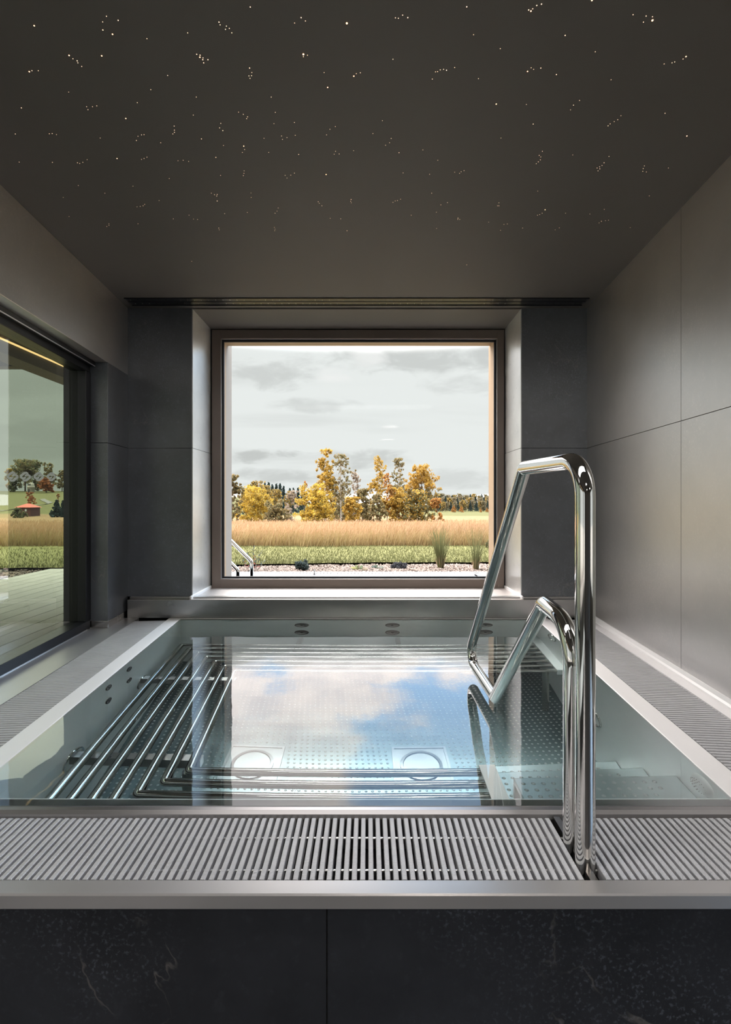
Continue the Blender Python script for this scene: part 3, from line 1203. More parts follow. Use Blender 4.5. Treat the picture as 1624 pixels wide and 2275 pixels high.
# ------------------------------------------------------------------ handrail
hr = thing('handrail', (XH, 1.1, -0.03), 'polished steel grab rail bent in a loop over the pool steps', 'handrail')
TR = 0.0212
b = MB()
pa = [(XH, 1.076, -0.03), (XH, 1.076, 0.890), (XH, 1.493, 0.900), (XH, 2.335, 0.050), (XH, 1.836, 0.056)]
b.tube(bend(pa, [0, 0.085, 0.026, 0.060, 0], 14), TR, 32, up=(1, 0, 0))
b.build('tall_rail', M['chrome'], hr)
b = MB()
pb = [(XH - 0.001, 1.836, 0.056), (XH - 0.001, 1.322, 0.520), (XH - 0.001, 1.140, 0.505), (XH - 0.001, 1.140, -0.03)]
b.tube(bend(pb, [0, 0.026, 0.100, 0], 14), TR, 32, up=(1, 0, 0))
b.build('low_rail', M['chrome'], hr)
b = MB()
b.lathe([(0.001, -TR * 1.0), (TR * 0.7, -TR * 0.7), (TR, 0), (TR * 0.7, TR * 0.7), (0.001, TR * 1.0)], (XH, 1.836, 0.056), (1, 0, 0), 24)
b.build('corner_joint', M['chrome'], hr)

# ------------------------------------------------------------------ slot diffuser in the ceiling
sd = thing('slot_diffuser', (0, 3.245, ZC), 'long black slot air diffuser in the ceiling above the window', 'air vent')
b = MB()
x0, x1 = -1.60, 1.455
b.box(x0, x1, 3.188, 3.195, ZC - 0.006, ZC)
b.box(x0, x1, 3.303, 3.310, ZC - 0.006, ZC)
b.box(x0, x1, 3.246, 3.252, ZC - 0.004, ZC)
b.build('rail', M['frame_dark'], sd)
b = MB()
b.box(x0, x1, 3.195, 3.303, ZC - 0.0015, ZC)
b.build('recess', M['black'], sd)
b = MB()
nx = int((x1 - x0) / 0.047)
for i in range(nx):
    xx = x0 + 0.03 + i * 0.047
    b.box(xx - 0.001, xx + 0.001, 3.212, 3.222, ZC - 0.0045, ZC - 0.001)
    b.box(xx + 0.004, xx + 0.006, 3.272, 3.282, ZC - 0.0045, ZC - 0.001)
b.build('dividers', M['steel'], sd)['kind'] = 'stuff'

# ------------------------------------------------------------------ star lights in the ceiling (picture positions of the left and right halves of the ceiling, doubled)
SL = """1541,103,4 1348,241,4 1338,78,2 1309,102,1 1357,93,1 1112,31,2 973,98,2 978,110,1 1006,116,1 1019,126,1 1002,130,1 1030,146,1 834,146,1
874,241,2 889,245,2 888,254,3 902,257,1 901,265,2 924,265,2 905,279,2 653,172,1 525,90,2 457,133,2 500,152,3 473,72,1 456,97,1 452,248,3 152,114,3
307,246,3 324,261,1 343,270,2 346,279,1 363,295,1 130,318,3 142,314,1 170,314,1 745,335,1 1109,302,2 1119,322,1 1106,337,1 1118,336,1 1111,348,1
1572,338,3 1583,327,1 1601,323,1 1440,322,1 1456,388,3 1366,245,1 1348,252,1 1205,431,1 872,431,1 670,398,1 305,409,1 610,456,1 95,479,2 385,474,1 411,474,1
430,470,1 391,487,1 559,526,3 859,511,1 1060,498,1 1081,508,1 1100,519,1 1096,527,1 1223,499,1 1217,549,1 1308,544,1 981,548,1 976,568,1 990,580,2
774,560,1 775,578,1 775,588,1 768,595,1 613,605,1 629,599,1 640,598,1 606,624,1 714,634,1 219,594,1 232,593,1 251,598,1 445,613,1 68,595,1 895,617,2 1173,614,1
1251,604,1 1275,611,1 1312,601,1 1255,619,1 993,646,1 1083,649,3 1087,664,1 1077,677,1 1194,677,1 1327,686,2 1490,562,1 1466,574,1 1451,599,1 1491,672,1
1485,685,1 1507,684,1 1571,669,1 959,699,2 791,714,1 814,712,1 838,717,1 653,698,1 640,704,1 629,708,1 520,704,3 387,709,1 368,721,1 344,723,1 354,726,1
233,721,2 85,720,1 1449,775,3 1085,759,1 1084,770,1 1081,780,1 980,779,1 1308,769,1 1292,778,1 1267,779,1 1275,791,1 752,793,1 591,827,1 348,824,1 466,858,1
281,877,1 939,858,1 953,865,1 965,864,1 965,893,2 963,871,1 1115,857,1 1116,877,1 1560,886,2 1558,894,1 1561,901,1 1414,896,1 1419,903,1 1430,914,1 707,891,1
643,908,1 636,914,1 623,917,1 609,919,1 1236,924,1 1231,938,1 1222,947,1 1099,944,1 998,949,1 840,956,1 770,972,1 860,973,1 878,975,1 307,962,1 613,994,1
484,994,1 484,1001,1 475,1006,1 1467,970,1 1514,972,1 972,1013,2 974,1021,1 1219,1010,1 1222,1018,1 1221,1025,1 1542,1025,2 1538,1030,1 746,1028,1 796,1053,1
789,1053,1 826,1053,1 796,1082,1 890,1086,1 1051,1105,1 1000,1126,1 1225,1110,1 1211,1113,1 1240,1123,1 1264,1126,1 1136,1143,1 852,1161,2 1352,1173,1 534,1196,1
697,1182,1 706,1188,1 1273,1215,1 1268,1208,1 1568,1186,1 1568,1241,1 1574,1241,1"""
SRT = """450,30,2 480,154,1 133,79,1 146,81,1 165,67,1 188,78,2 725,44,2 735,49,3 743,39,1 761,24,2 782,18,2 1006,2,3 887,157,2 599,216,1 1021,230,1 1189,65,1
1247,71,1 1275,74,1 1235,98,1 1275,90,4 122,263,1 1424,251,3 1411,262,1 1374,275,1 1362,279,1 1327,284,1 1091,354,1 720,317,3 736,301,1 747,308,1 779,302,2 848,331,2
396,300,1 360,312,2 347,308,1 332,310,1 320,318,1 311,319,1 297,351,1 502,349,1 581,462,3 715,464,1 745,551,2 602,613,1 951,446,1 924,467,1 911,488,1 1331,503,1
1135,514,1 1121,532,1 1105,540,1 1087,550,1 1078,559,1 1428,604,3 921,688,1 786,672,1 772,690,1 779,697,1 777,710,1 768,719,1 759,727,1 149,678,2 75,536,1 33,593,1
114,615,1 107,634,1 89,645,1 255,666,1 321,712,1 1082,695,1 1060,723,1 1051,735,1 1040,741,1 1029,746,1 1041,750,1 1033,759,1 1239,737,1 1234,749,1 1232,761,1 1248,764,1
1346,746,1 765,849,1 1261,870,1 438,758,1 425,763,1 418,770,1 396,765,1 285,774,1 167,768,1 593,901,1 593,914,1 587,914,1 798,932,3 785,947,1 774,953,1 764,956,1
889,947,1 997,951,1 1061,930,1 1080,978,1 1066,980,1 1048,983,2 1038,990,1 411,969,2 410,975,1 419,975,1 335,910,1 364,900,1 294,858,1 156,885,1 142,891,1 132,893,1
122,899,1 203,956,1 315,943,1 316,1015,1 209,1030,1 213,1038,1 204,1042,1 368,1048,1 355,1054,1 630,995,1 615,997,1 600,1023,1 587,1028,1 547,987,1 698,1013,1 684,1069,1
861,1012,1 843,1021,1 850,1027,1 836,1028,1 836,1046,1 851,1065,1 1176,1011,1 796,1128,1 1046,1147,1 466,1134,1 333,1115,1 193,1109,1 450,1177,2 570,1166,1 571,1177,1
588,1171,1 753,1184,1 770,1183,1 776,1188,1 485,1219,1 609,1241,1 839,1230,1 855,1230,1 870,1230,1 225,1170,1 210,1170,1 195,1175,1 186,1178,1 85,1128,1 43,1200,1"""
protos = {}
for cl, rr, mt_ in ((1, 0.0011, 'star'), (2, 0.0014, 'star'), (3, 0.0017, 'star_bright'), (4, 0.0025, 'star_bright')):
    b = MB()
    b.lathe([(rr, 0.0), (rr * 0.9, -rr * 0.4), (rr * 0.5, -rr * 0.8), (0.0001, -rr)], (0, 0, 0), (0, 0, 1), 10)
    me_o = b.build('star_light', M[mt_])
    protos[cl] = me_o.data
    bpy.data.objects.remove(me_o)
stars = [(a, b_, c_, 0.0) for a, b_, c_ in [tuple(map(int, q.split(','))) for q in SL.split()]]
stars += [(a, b_, c_, 812.0) for a, b_, c_ in [tuple(map(int, q.split(','))) for q in SRT.split()]]
stars.sort(key=lambda q: (-q[2], q[1]))
stars = stars[:298]
used_lab = set()
star_lab = {1: 'tiny faint star light set in the dark ceiling', 2: 'small amber star light set in the dark ceiling',
            3: 'bright amber star light set in the dark ceiling', 4: 'largest brightest amber star light in the dark ceiling'}
for (a, b_, c_, xo) in stars:
    px, py = a / 2.0 + xo, b_ / 2.0
    yy = 1080.0 * (ZC - 0.8) / (1112.0 - py)
    xx = (px - 817.0) / 1080.0 * yy
    if yy > 3.17:
        continue
    o = bpy.data.objects.new('star_light', protos[c_])
    COL.objects.link(o)
    o.location = (xx, yy, ZC)
    lab = star_lab[c_]
    if c_ >= 3:
        col_w = ('far left', 'left', 'left centre', 'centre', 'right centre', 'right', 'far right')[min(6, int(px / 232))]
        row_w = ('top row', 'upper rows', 'middle rows', 'lower rows', 'rows nearest the window')[min(4, int(py / 130))]
        near_ = sum(1 for q in stars if abs(q[0] / 2 + q[3] - px) < 28 and abs(q[1] / 2 - py) < 22) - 1
        lab = '%s amber star light, %s, %s of the ceiling, %s' % ('largest' if c_ == 4 else 'bright', col_w, row_w, 'alone' if near_ == 0 else 'in a cluster')
        k_ = lab
        while lab in used_lab:
            lab = k_ + (', next one along' if lab == k_ else ' again')
        used_lab.add(lab)
    tag(o, lab, 'star light', 'star lights in the ceiling, ' + {1: 'faint', 2: 'small', 3: 'bright', 4: 'brightest'}[c_])

# added light panel, out of view, that brightens copings and grates at the near edge
L = thing('added_fill_panel', (0, 0.72, ZC), 'added long white fill light panel in the ceiling above the near pool edge', 'lamp')
b = MB()
ring_y0, ring_y1 = 0.50, 0.92
b.box(-1.02, 0.92, ring_y0, ring_y0 + 0.02, ZC - 0.02, ZC)
b.box(-1.02, 0.92, ring_y1 - 0.02, ring_y1, ZC - 0.02, ZC)
b.box(-1.02, -1.0, ring_y0 + 0.02, ring_y1 - 0.02, ZC - 0.02, ZC)
b.box(0.90, 0.92, ring_y0 + 0.02, ring_y1 - 0.02, ZC - 0.02, ZC)
b.build('panel_frame', M['alu'], L)
b = MB()
b.box(-1.0, 0.90, ring_y0 + 0.02, ring_y1 - 0.02, ZC - 0.012, ZC - 0.002)
b.build('diffuser', M['panel'], L)

# hall lamps behind the viewer
for i, (x, y) in enumerate(((0.4, -1.0), (0.4, -2.8), (2.6, -1.9))):
    L = thing('ceiling_lamp', (x, y, ZC), ('round ceiling lamp nearest the pool', 'round ceiling lamp at the far end of the hall', 'round ceiling lamp on the east side of the hall')[i], 'lamp')
    b = MB()
    b.lathe([(0.17, 0), (0.17, -0.03), (0.155, -0.03)], (x, y, ZC), (0, 0, 1), 32)
    b.build('lamp_ring', M['alu'], L)
    b = MB()
    b.lathe([(0.15, -0.02), (0.15, -0.033), (0.001, -0.033)], (x, y, ZC), (0, 0, 1), 32)
    b.build('diffuser', M['lamp'], L)

# ================================================================== outdoors
rng = np.random.default_rng(7)
random.seed(11)


def ground(x, y):
    x = np.asarray(x, dtype=float)
    y = np.asarray(y, dtype=float)
    z = np.interp(y, [0, 8.2, 9, 14, 20, 35, 57, 110, 160, 260, 420], [-.03, -.03, -.06, -.36, -.70, -1.35, -2.1, -2.7, -3.1, -3.4, -3.6])
    hill = np.clip((-x - 45) / 35.0, 0, 1)
    hill = hill * hill * (3 - 2 * hill)
    rise = np.interp(y, [0, 100, 115, 150, 190, 210, 420], [0, 0, 0.6, 4.2, 7.75, 7.6, 4.0])
    return z + hill * rise


# lawn, gravel bed, deck
def sheet(name, mat, x0, x1, ylo, yhi, z, nx=60, ny=6):
    xs = np.linspace(x0, x1, nx)
    vs, fs = [], []
    for j in range(ny):
        for i, x in enumerate(xs):
            f = j / (ny - 1)
            yy = ylo(x) * (1 - f) + yhi(x) * f
            vs.append((x, yy, z))
    for j in range(ny - 1):
        for i in range(nx - 1):
            a = j * nx + i
            fs.append((a, a + 1, a + nx + 1, a + nx))
    return arrays(name, np.array(vs), np.array(fs), mat)


def lawn_edge(x):
    return float(np.interp(x, [-14, -3.9, -1.4, 0, 6], [5.2, 5.7, 6.02, 6.2, 6.3])) + 0.02 * math.sin(x * 9) + 0.015 * math.sin(x * 23)


o = sheet('lawn', M['lawn'], -14, 8, lawn_edge, lambda x: 8.5, 0.012, 220, 8)
struct(o, 'short mown strip of green lawn beyond the gravel', 'lawn')
o = sheet('gravel_ground', M['gravel'], -14, 8, lambda x: 3.9, lambda x: 6.6, -0.03, 40, 6)
struct(o, 'bed of pale gravel behind the outdoor pool', 'gravel bed')

# loose stones
N = 9000
u = rng.random(N)
gxs = np.where(u < 0.7, rng.uniform(-2.0, 2.6, N), rng.uniform(-7.0, -3.75, N))
gys = np.array([rng.uniform(5.45 if gx_ > -3 else 4.2, lawn_edge(gx_) + 0.03) for gx_ in gxs])
oc = np.array([(1, 0, 0), (-1, 0, 0), (0, 1, 0), (0, -1, 0), (0, 0, 1), (0, 0, -1)], float)
of = np.array([(0, 2, 4), (2, 1, 4), (1, 3, 4), (3, 0, 4), (2, 0, 5), (1, 2, 5), (3, 1, 5), (0, 3, 5)])
sz_ = rng.uniform(0.009, 0.022, (N, 1, 1)) * rng.uniform(0.6, 1.3, (N, 1, 3))
rot = rng.uniform(0, math.pi, N)
cr, sr = np.cos(rot), np.sin(rot)
vv = oc[None] * sz_
vv = np.stack([vv[..., 0] * cr[:, None] - vv[..., 1] * sr[:, None], vv[..., 0] * sr[:, None] + vv[..., 1] * cr[:, None], vv[..., 2] * 0.8], -1)
vv += np.stack([gxs, gys, np.full(N, -0.018)], -1)[:, None, :]
ff = of[None] + (np.arange(N) * 6)[:, None, None]
cc = np.repeat(np.array([0.20, 0.155, 0.13]) * rng.uniform(0.5, 1.35, (N, 1)), 6, axis=0)
o = arrays('gravel', vv.reshape(-1, 3), ff.reshape(-1, 3), M['stone'], cc)
tag(o, 'loose pale pinkish gravel stones between pool rim and lawn', 'gravel', kind='stuff')

# terrain
xs = np.concatenate([np.linspace(-330, -140, 20), np.linspace(-135, 60, 80), np.linspace(65, 250, 14)])
ys = np.concatenate([np.linspace(8.3, 30, 20), np.linspace(32, 120, 30), np.linspace(124, 230, 40), np.linspace(240, 520, 12)])
X, Y = np.meshgrid(xs, ys)
Z = ground(X, Y) + 0.05 * np.sin(X * 0.7) * np.sin(Y * 0.5)
vv = np.stack([X, Y, Z], -1).reshape(-1, 3)
nx = len(xs)
ii, jj = np.meshgrid(np.arange(nx - 1), np.arange(len(ys) - 1))
a = (jj * nx + ii).ravel()
ff = np.stack([a, a + 1, a + nx + 1, a + nx], -1)
o = arrays('terrain', vv, ff, M['meadow'], smooth=True)
struct(o, 'open meadow falling away from the house to distant fields', 'meadow')

# distant pale hills
vs, fs = [], []
n = 90
for i in range(n):
    x = -900 + 1900 * i / (n - 1)
    hgt_ = 13 + 5 * math.sin(i * 0.33) + 3 * math.sin(i * 0.9 + 1) + 2 * math.sin(i * 2.1)
    for (yy, k) in ((1000, -0.6), (1150, 0.75), (1300, 1.15), (1600, 0.8)):
        vs.append((x, yy, hgt_ * k if k > 0 else -12))
for i in range(n - 1):
    for k in range(3):
        a = i * 4 + k
        fs.append((a, a + 4, a + 5, a + 1))
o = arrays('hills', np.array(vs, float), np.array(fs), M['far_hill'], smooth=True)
struct(o, 'pale hazy hills on the far horizon', 'hills')


# yard round the hall
b = MB()
b.box(4.32, 60, -60, 8.2, -0.9, -0.06)
b.box(-60, 4.32, -60, -4.62, -0.9, -0.06)
b.box(-60, -14, -4.62, 8.2, -0.9, -0.06)
b.box(-14, -3.74, -4.62, 3.95, -0.9, -0.04)
b.box(3.3, 4.32, 4.02, 8.2, -0.9, -0.06)
o = b.build('ground', simple('grey_brown_ground', (0.10, 0.095, 0.08), 0.95, 0, 0.2, 1.0))
struct(o, 'grass covered ground around the building', 'ground')

# ---- blades
def blades(name, n, xy, hfun, wfun, cfun, lean=0.25, zoff=0.0, parent=None, mat='blade'):
    px, py = xy
    hz = hfun(px, py)
    wd = wfun(px, py)
    ang = rng.uniform(0, 2 * math.pi, n)
    ln = rng.normal(0, lean, (n, 2)) * hz[:, None] + np.stack([hz * 0.16, 0 * hz], -1)
    gz_ = ground(px, py) + zoff
    sxx, syy = np.cos(ang) * wd / 2, np.sin(ang) * wd / 2
    base = np.stack([px, py, gz_], -1)
    mid = base + np.stack([ln[:, 0] * 0.35, ln[:, 1] * 0.35, hz * 0.55], -1)
    tip = base + np.stack([ln[:, 0], ln[:, 1], hz], -1)
    side = np.stack([sxx, syy, np.zeros(n)], -1)
    v = np.stack([base - side, base + side, mid + side * 0.9, mid - side * 0.9, tip + side * 0.3, tip - side * 0.3], 1)
    f = np.array([(0, 1, 2, 3), (3, 2, 4, 5)])[None] + (np.arange(n) * 6)[:, None, None]
    c = cfun(n, px, py)
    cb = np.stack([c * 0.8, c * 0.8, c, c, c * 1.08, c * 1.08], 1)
    return arrays(name, v.reshape(-1, 3), f.reshape(-1, 4), M[mat], cb.reshape(-1, 3), parent)


N = 90000
# evenly dense to the eye: distance drawn so that nearer ground gets more
uu = rng.random(N)
py = 1.0 / (1 / 8.25 - uu * (1 / 8.25 - 1 / 62.0))
pr = np.where(rng.random(N) < 0.68, rng.uniform(-0.36, 0.33, N), rng.uniform(-0.92, -0.36, N))
px = pr * py
rdg = np.sin(px * 1.3) * 0.5 + np.sin(px * 3.1 + 1) * 0.3
py = py + np.where(py < 9.5, rdg * 0.25 * rng.random(N) + 0.1, 0)


def hf(x, y):
    return np.interp(y, [8, 9, 12, 20, 40], [0.20, 0.33, 0.42, 0.50, 0.62]) * rng.uniform(0.6, 1.25, len(x))


def cf(n, x, y):
    k = rng.random((n, 1))
    c = np.array([0.46, 0.335, 0.185]) * (1 - k) + np.array([0.30, 0.19, 0.085]) * k
    pt = 0.5 + 0.5 * np.sin(x * 0.55 + y * 0.31) * np.sin(y * 0.23 - x * 0.12)
    c = c * (0.85 + 0.3 * pt[:, None])
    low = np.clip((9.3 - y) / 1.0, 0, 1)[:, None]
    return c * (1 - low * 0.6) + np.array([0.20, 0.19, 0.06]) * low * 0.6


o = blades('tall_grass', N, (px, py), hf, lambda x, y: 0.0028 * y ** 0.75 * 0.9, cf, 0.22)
tag(o, 'tall dry straw coloured grass filling the field behind the lawn', 'tall grass', kind='stuff')

N = 26000
px = np.where(rng.random(N) < 0.7, rng.uniform(-2.6, 2.4, N), rng.uniform(-8, -3.0, N))
py = np.array([lawn_edge(q) for q in px]) + rng.random(N) ** 1.6 * 2.4
o = blades('lawn_grass', N, (px, py), lambda x, y: rng.uniform(0.015, 0.04, len(x)), lambda x, y: np.full(len(x), 0.006),
           lambda n, x, y: np.array([0.120, 0.135, 0.050]) * rng.uniform(0.6, 1.3, (n, 1)), 0.3, 0.04)
tag(o, 'fine green blades of grass on the lawn strip', 'grass', kind='stuff')

# ---- outdoor pool edge
op = thing('outdoor_pool', (0, 4.9, -0.5), 'outdoor steel pool rim and grate just outside the window', 'pool')
b = MB()
b.box(-2.2, 1.30, 5.02, 5.26, -0.05, 0.0)
b.box(1.14, 1.40, 4.06, 5.44, -0.05, 0.0)
b.box(-2.2, -1.95, 4.06, 5.44, -0.05, 0.0)
b.build('coping', M['coping_out'], op, bevel=0.004)
b = MB()
x = -1.92
while x < 1.14:
    b.box(x, x + 0.022, 5.27, 5.42, -0.03, -0.002)
    x += 0.038
b.build('slats', simple('white_grate_plastic', (0.5, 0.5, 0.5), 0.5), op)
b = MB()
b.box(-1.95, 1.30, 5.26, 5.44, -0.06, -0.05)
b.build('channel', M['black'], op)
b = MB()
b.box(-1.95, 1.30, 5.42, 5.45, -0.05, 0.002)
b.box(-1.95, 1.30, 5.258, 5.272, -0.05, 0.002)
b.build('edge_trim', M['steel_rim'], op)
b = MB()
b.box(1.16, 1.36, 5.10, 5.38, 0.0, 0.006)
b.build('skimmer_plate', M['steel_dark'], op, bevel=0.002)
b = MB()
b.box(-1.95, 1.14, 4.06, 5.02, -0.9, -0.88)
b.box(-1.97, -1.95, 4.06, 5.02, -0.9, -0.05)
b.box(1.14, 1.16, 4.06, 5.02, -0.9, -0.05)
b.box(-1.95, 1.14, 5.0, 5.02, -0.9, -0.05)
b.box(-1.95, 1.14, 4.035, 4.06, -0.9, -0.02)
b.build('basin', simple('pale_blue_basin', (0.30, 0.42, 0.46), 0.5), op)
b = MB()
b.add([(-1.95, 4.06, -0.03), (1.14, 4.06, -0.03), (1.14, 5.0, -0.03), (-1.95, 5.0, -0.03)], [(0, 1, 2, 3)])
o = b.build('pool_water', M['water'], recalc=False)
tag(o, 'water in the outdoor pool below the picture window', 'water', kind='stuff')

ohr = thing('outdoor_handrail', (-1.3, 5.08, 0.0), 'pair of bent steel tube handrails at the outdoor pool', 'handrail')
b = MB()
b.tube(bend([(-1.205, 5.05, 0.0), (-1.205, 5.05, 0.165), (-1.78, 5.05, 0.74), (-2.0, 5.05, 0.74), (-2.0, 5.05, 0.0)], [0, 0.05, 0.05, 0.05, 0], 8), 0.020, 16)
b.build('upper_tube', M['chrome'], ohr)
b = MB()
b.tube(bend([(-1.335, 5.0, 0.0), (-1.335, 5.0, 0.085), (-1.75, 5.0, 0.50), (-1.9, 5.0, 0.50)], [0, 0.05, 0.05, 0], 8), 0.020, 16)
b.build('lower_tube', M['chrome'], ohr)

b = MB()
b.lathe([(0.012, 0), (0.012, 0.02), (0.007, 0.025), (0.007, 0.045), (0.010, 0.05), (0.001, 0.055)], (-0.575, 5.235, 0.0), (0, 0, 1), 12)
tag(b.build('pool_valve', M['steel_dark']), 'tiny dark valve standing on the outdoor pool rim', 'valve')

# ---- terrace deck on the left
dk = thing('terrace_deck', (-2.8, 2.0, -0.02), 'grey planked terrace outside the left window', 'deck')
b = MB()
x = -3.72
while x < -2.0:
    for (y0, y1) in ((-4.2, 0.4), (0.405, 0.68), (0.80, 4.75), (4.755, 6.7)):
        if x > -2.45 and y1 < 0.79:
            continue
        b.box(x, x + 0.136, y0, y1, -0.04, 0.0)
    x += 0.142
b.build('boards', M['deck'], dk)
b = MB()
b.box(-3.72, -1.98, 0.80, 6.7, -0.08, -0.045)
b.box(-3.72, -2.32, -4.2, 0.80, -0.08, -0.045)
b.build('substructure', M['black'], dk)

cp = thing('terrace_canopy', (-2.9, 1.5, 2.4), 'dark terrace canopy with a warm light line outside the left window', 'canopy')
b = MB()
b.box(-3.85, -1.96, -4.2, 6.65, 2.46, 2.60)
b.build('soffit', M['canopy'], cp)
b = MB()
b.box(-3.80, -3.56, -4.2, 6.6, 2.24, 2.46)
b.build('edge_beam', M['canopy'], cp, bevel=0.004)
b = MB()
b.box(-3.555, -3.54, -4.2, 6.6, 2.36, 2.375)
b.build('light_strip', M['led'], cp)
b = MB()
b.box(-5.2, -3.80, 5.22, 5.34, 2.24, 2.50)
b.box(-5.2, -3.80, -4.2, 5.22, 2.44, 2.50)
b.build('side_bay', M['canopy'], cp)
b = MB()
for k in range(10):
    b.box(-5.15, -3.82, 5.10 - k * 0.22, 5.14 - k * 0.22, 2.36, 2.44)
b.build('louvres', M['black'], cp)
for (x, y) in ((-3.68, -3.9), (-5.1, 5.2)):
    b = MB()
    b.box(x - 0.05, x + 0.05, y - 0.05, y + 0.05, -0.04, 2.44)
    b.build('post', M['canopy'], cp)


# ---- trees
def leaf_cloud(centers, radii, n, size, cols, flat=1.0, jit=0.25):
    """n leaf quads scattered round cluster centres; returns verts, faces, cols"""
    k = rng.integers(0, len(centers), n)
    d = rng.normal(0, 1, (n, 3))
    d /= np.linalg.norm(d, axis=1, keepdims=True)
    rr = rng.random((n, 1)) ** 0.5
    c = centers[k] + d * rr * radii[k][:, None] * np.array([1, 1, flat])
    a = rng.normal(0, 1, (n, 3))
    a /= np.linalg.norm(a, axis=1, keepdims=True)
    bq = np.cross(a, rng.normal(0, 1, (n, 3)))
    bq /= np.linalg.norm(bq, axis=1, keepdims=True)
    s = size * rng.uniform(0.6, 1.3, (n, 1))
    v = np.stack([c - a * s, c + bq * s * 0.6, c + a * s, c - bq * s * 0.6], 1)
    f = np.arange(n * 4).reshape(n, 4)
    ci = cols[rng.integers(0, len(cols), n)] * rng.uniform(1 - jit, 1 + jit, (n, 1))
    # whole clusters differ a little too
    kk = rng.uniform(0.8, 1.2, len(centers))
    ci = ci * kk[k][:, None]
    return v.reshape(-1, 3), f, np.repeat(ci, 4, axis=0)


GOLD = np.array([(0.42, 0.24, 0.02), (0.46, 0.28, 0.03), (0.34, 0.22, 0.03)])
YEL = np.array([(0.52, 0.33, 0.02), (0.46, 0.30, 0.03), (0.38, 0.27, 0.04)])
OLV = np.array([(0.20, 0.17, 0.04), (0.26, 0.19, 0.04), (0.15, 0.13, 0.04), (0.30, 0.20, 0.05)])
ORG = np.array([(0.48, 0.22, 0.03), (0.42, 0.18, 0.03), (0.40, 0.25, 0.05)])
PAL = np.array([(0.38, 0.30, 0.13), (0.33, 0.25, 0.10), (0.28, 0.22, 0.09)])
GRN = np.array([(0.10, 0.115, 0.03), (0.15, 0.15, 0.04), (0.20, 0.17, 0.05)])
DRK = np.array([(0.035, 0.055, 0.028), (0.055, 0.075, 0.035), (0.045, 0.065, 0.03)])
RUS = np.array([(0.30, 0.10, 0.02), (0.36, 0.14, 0.03)])


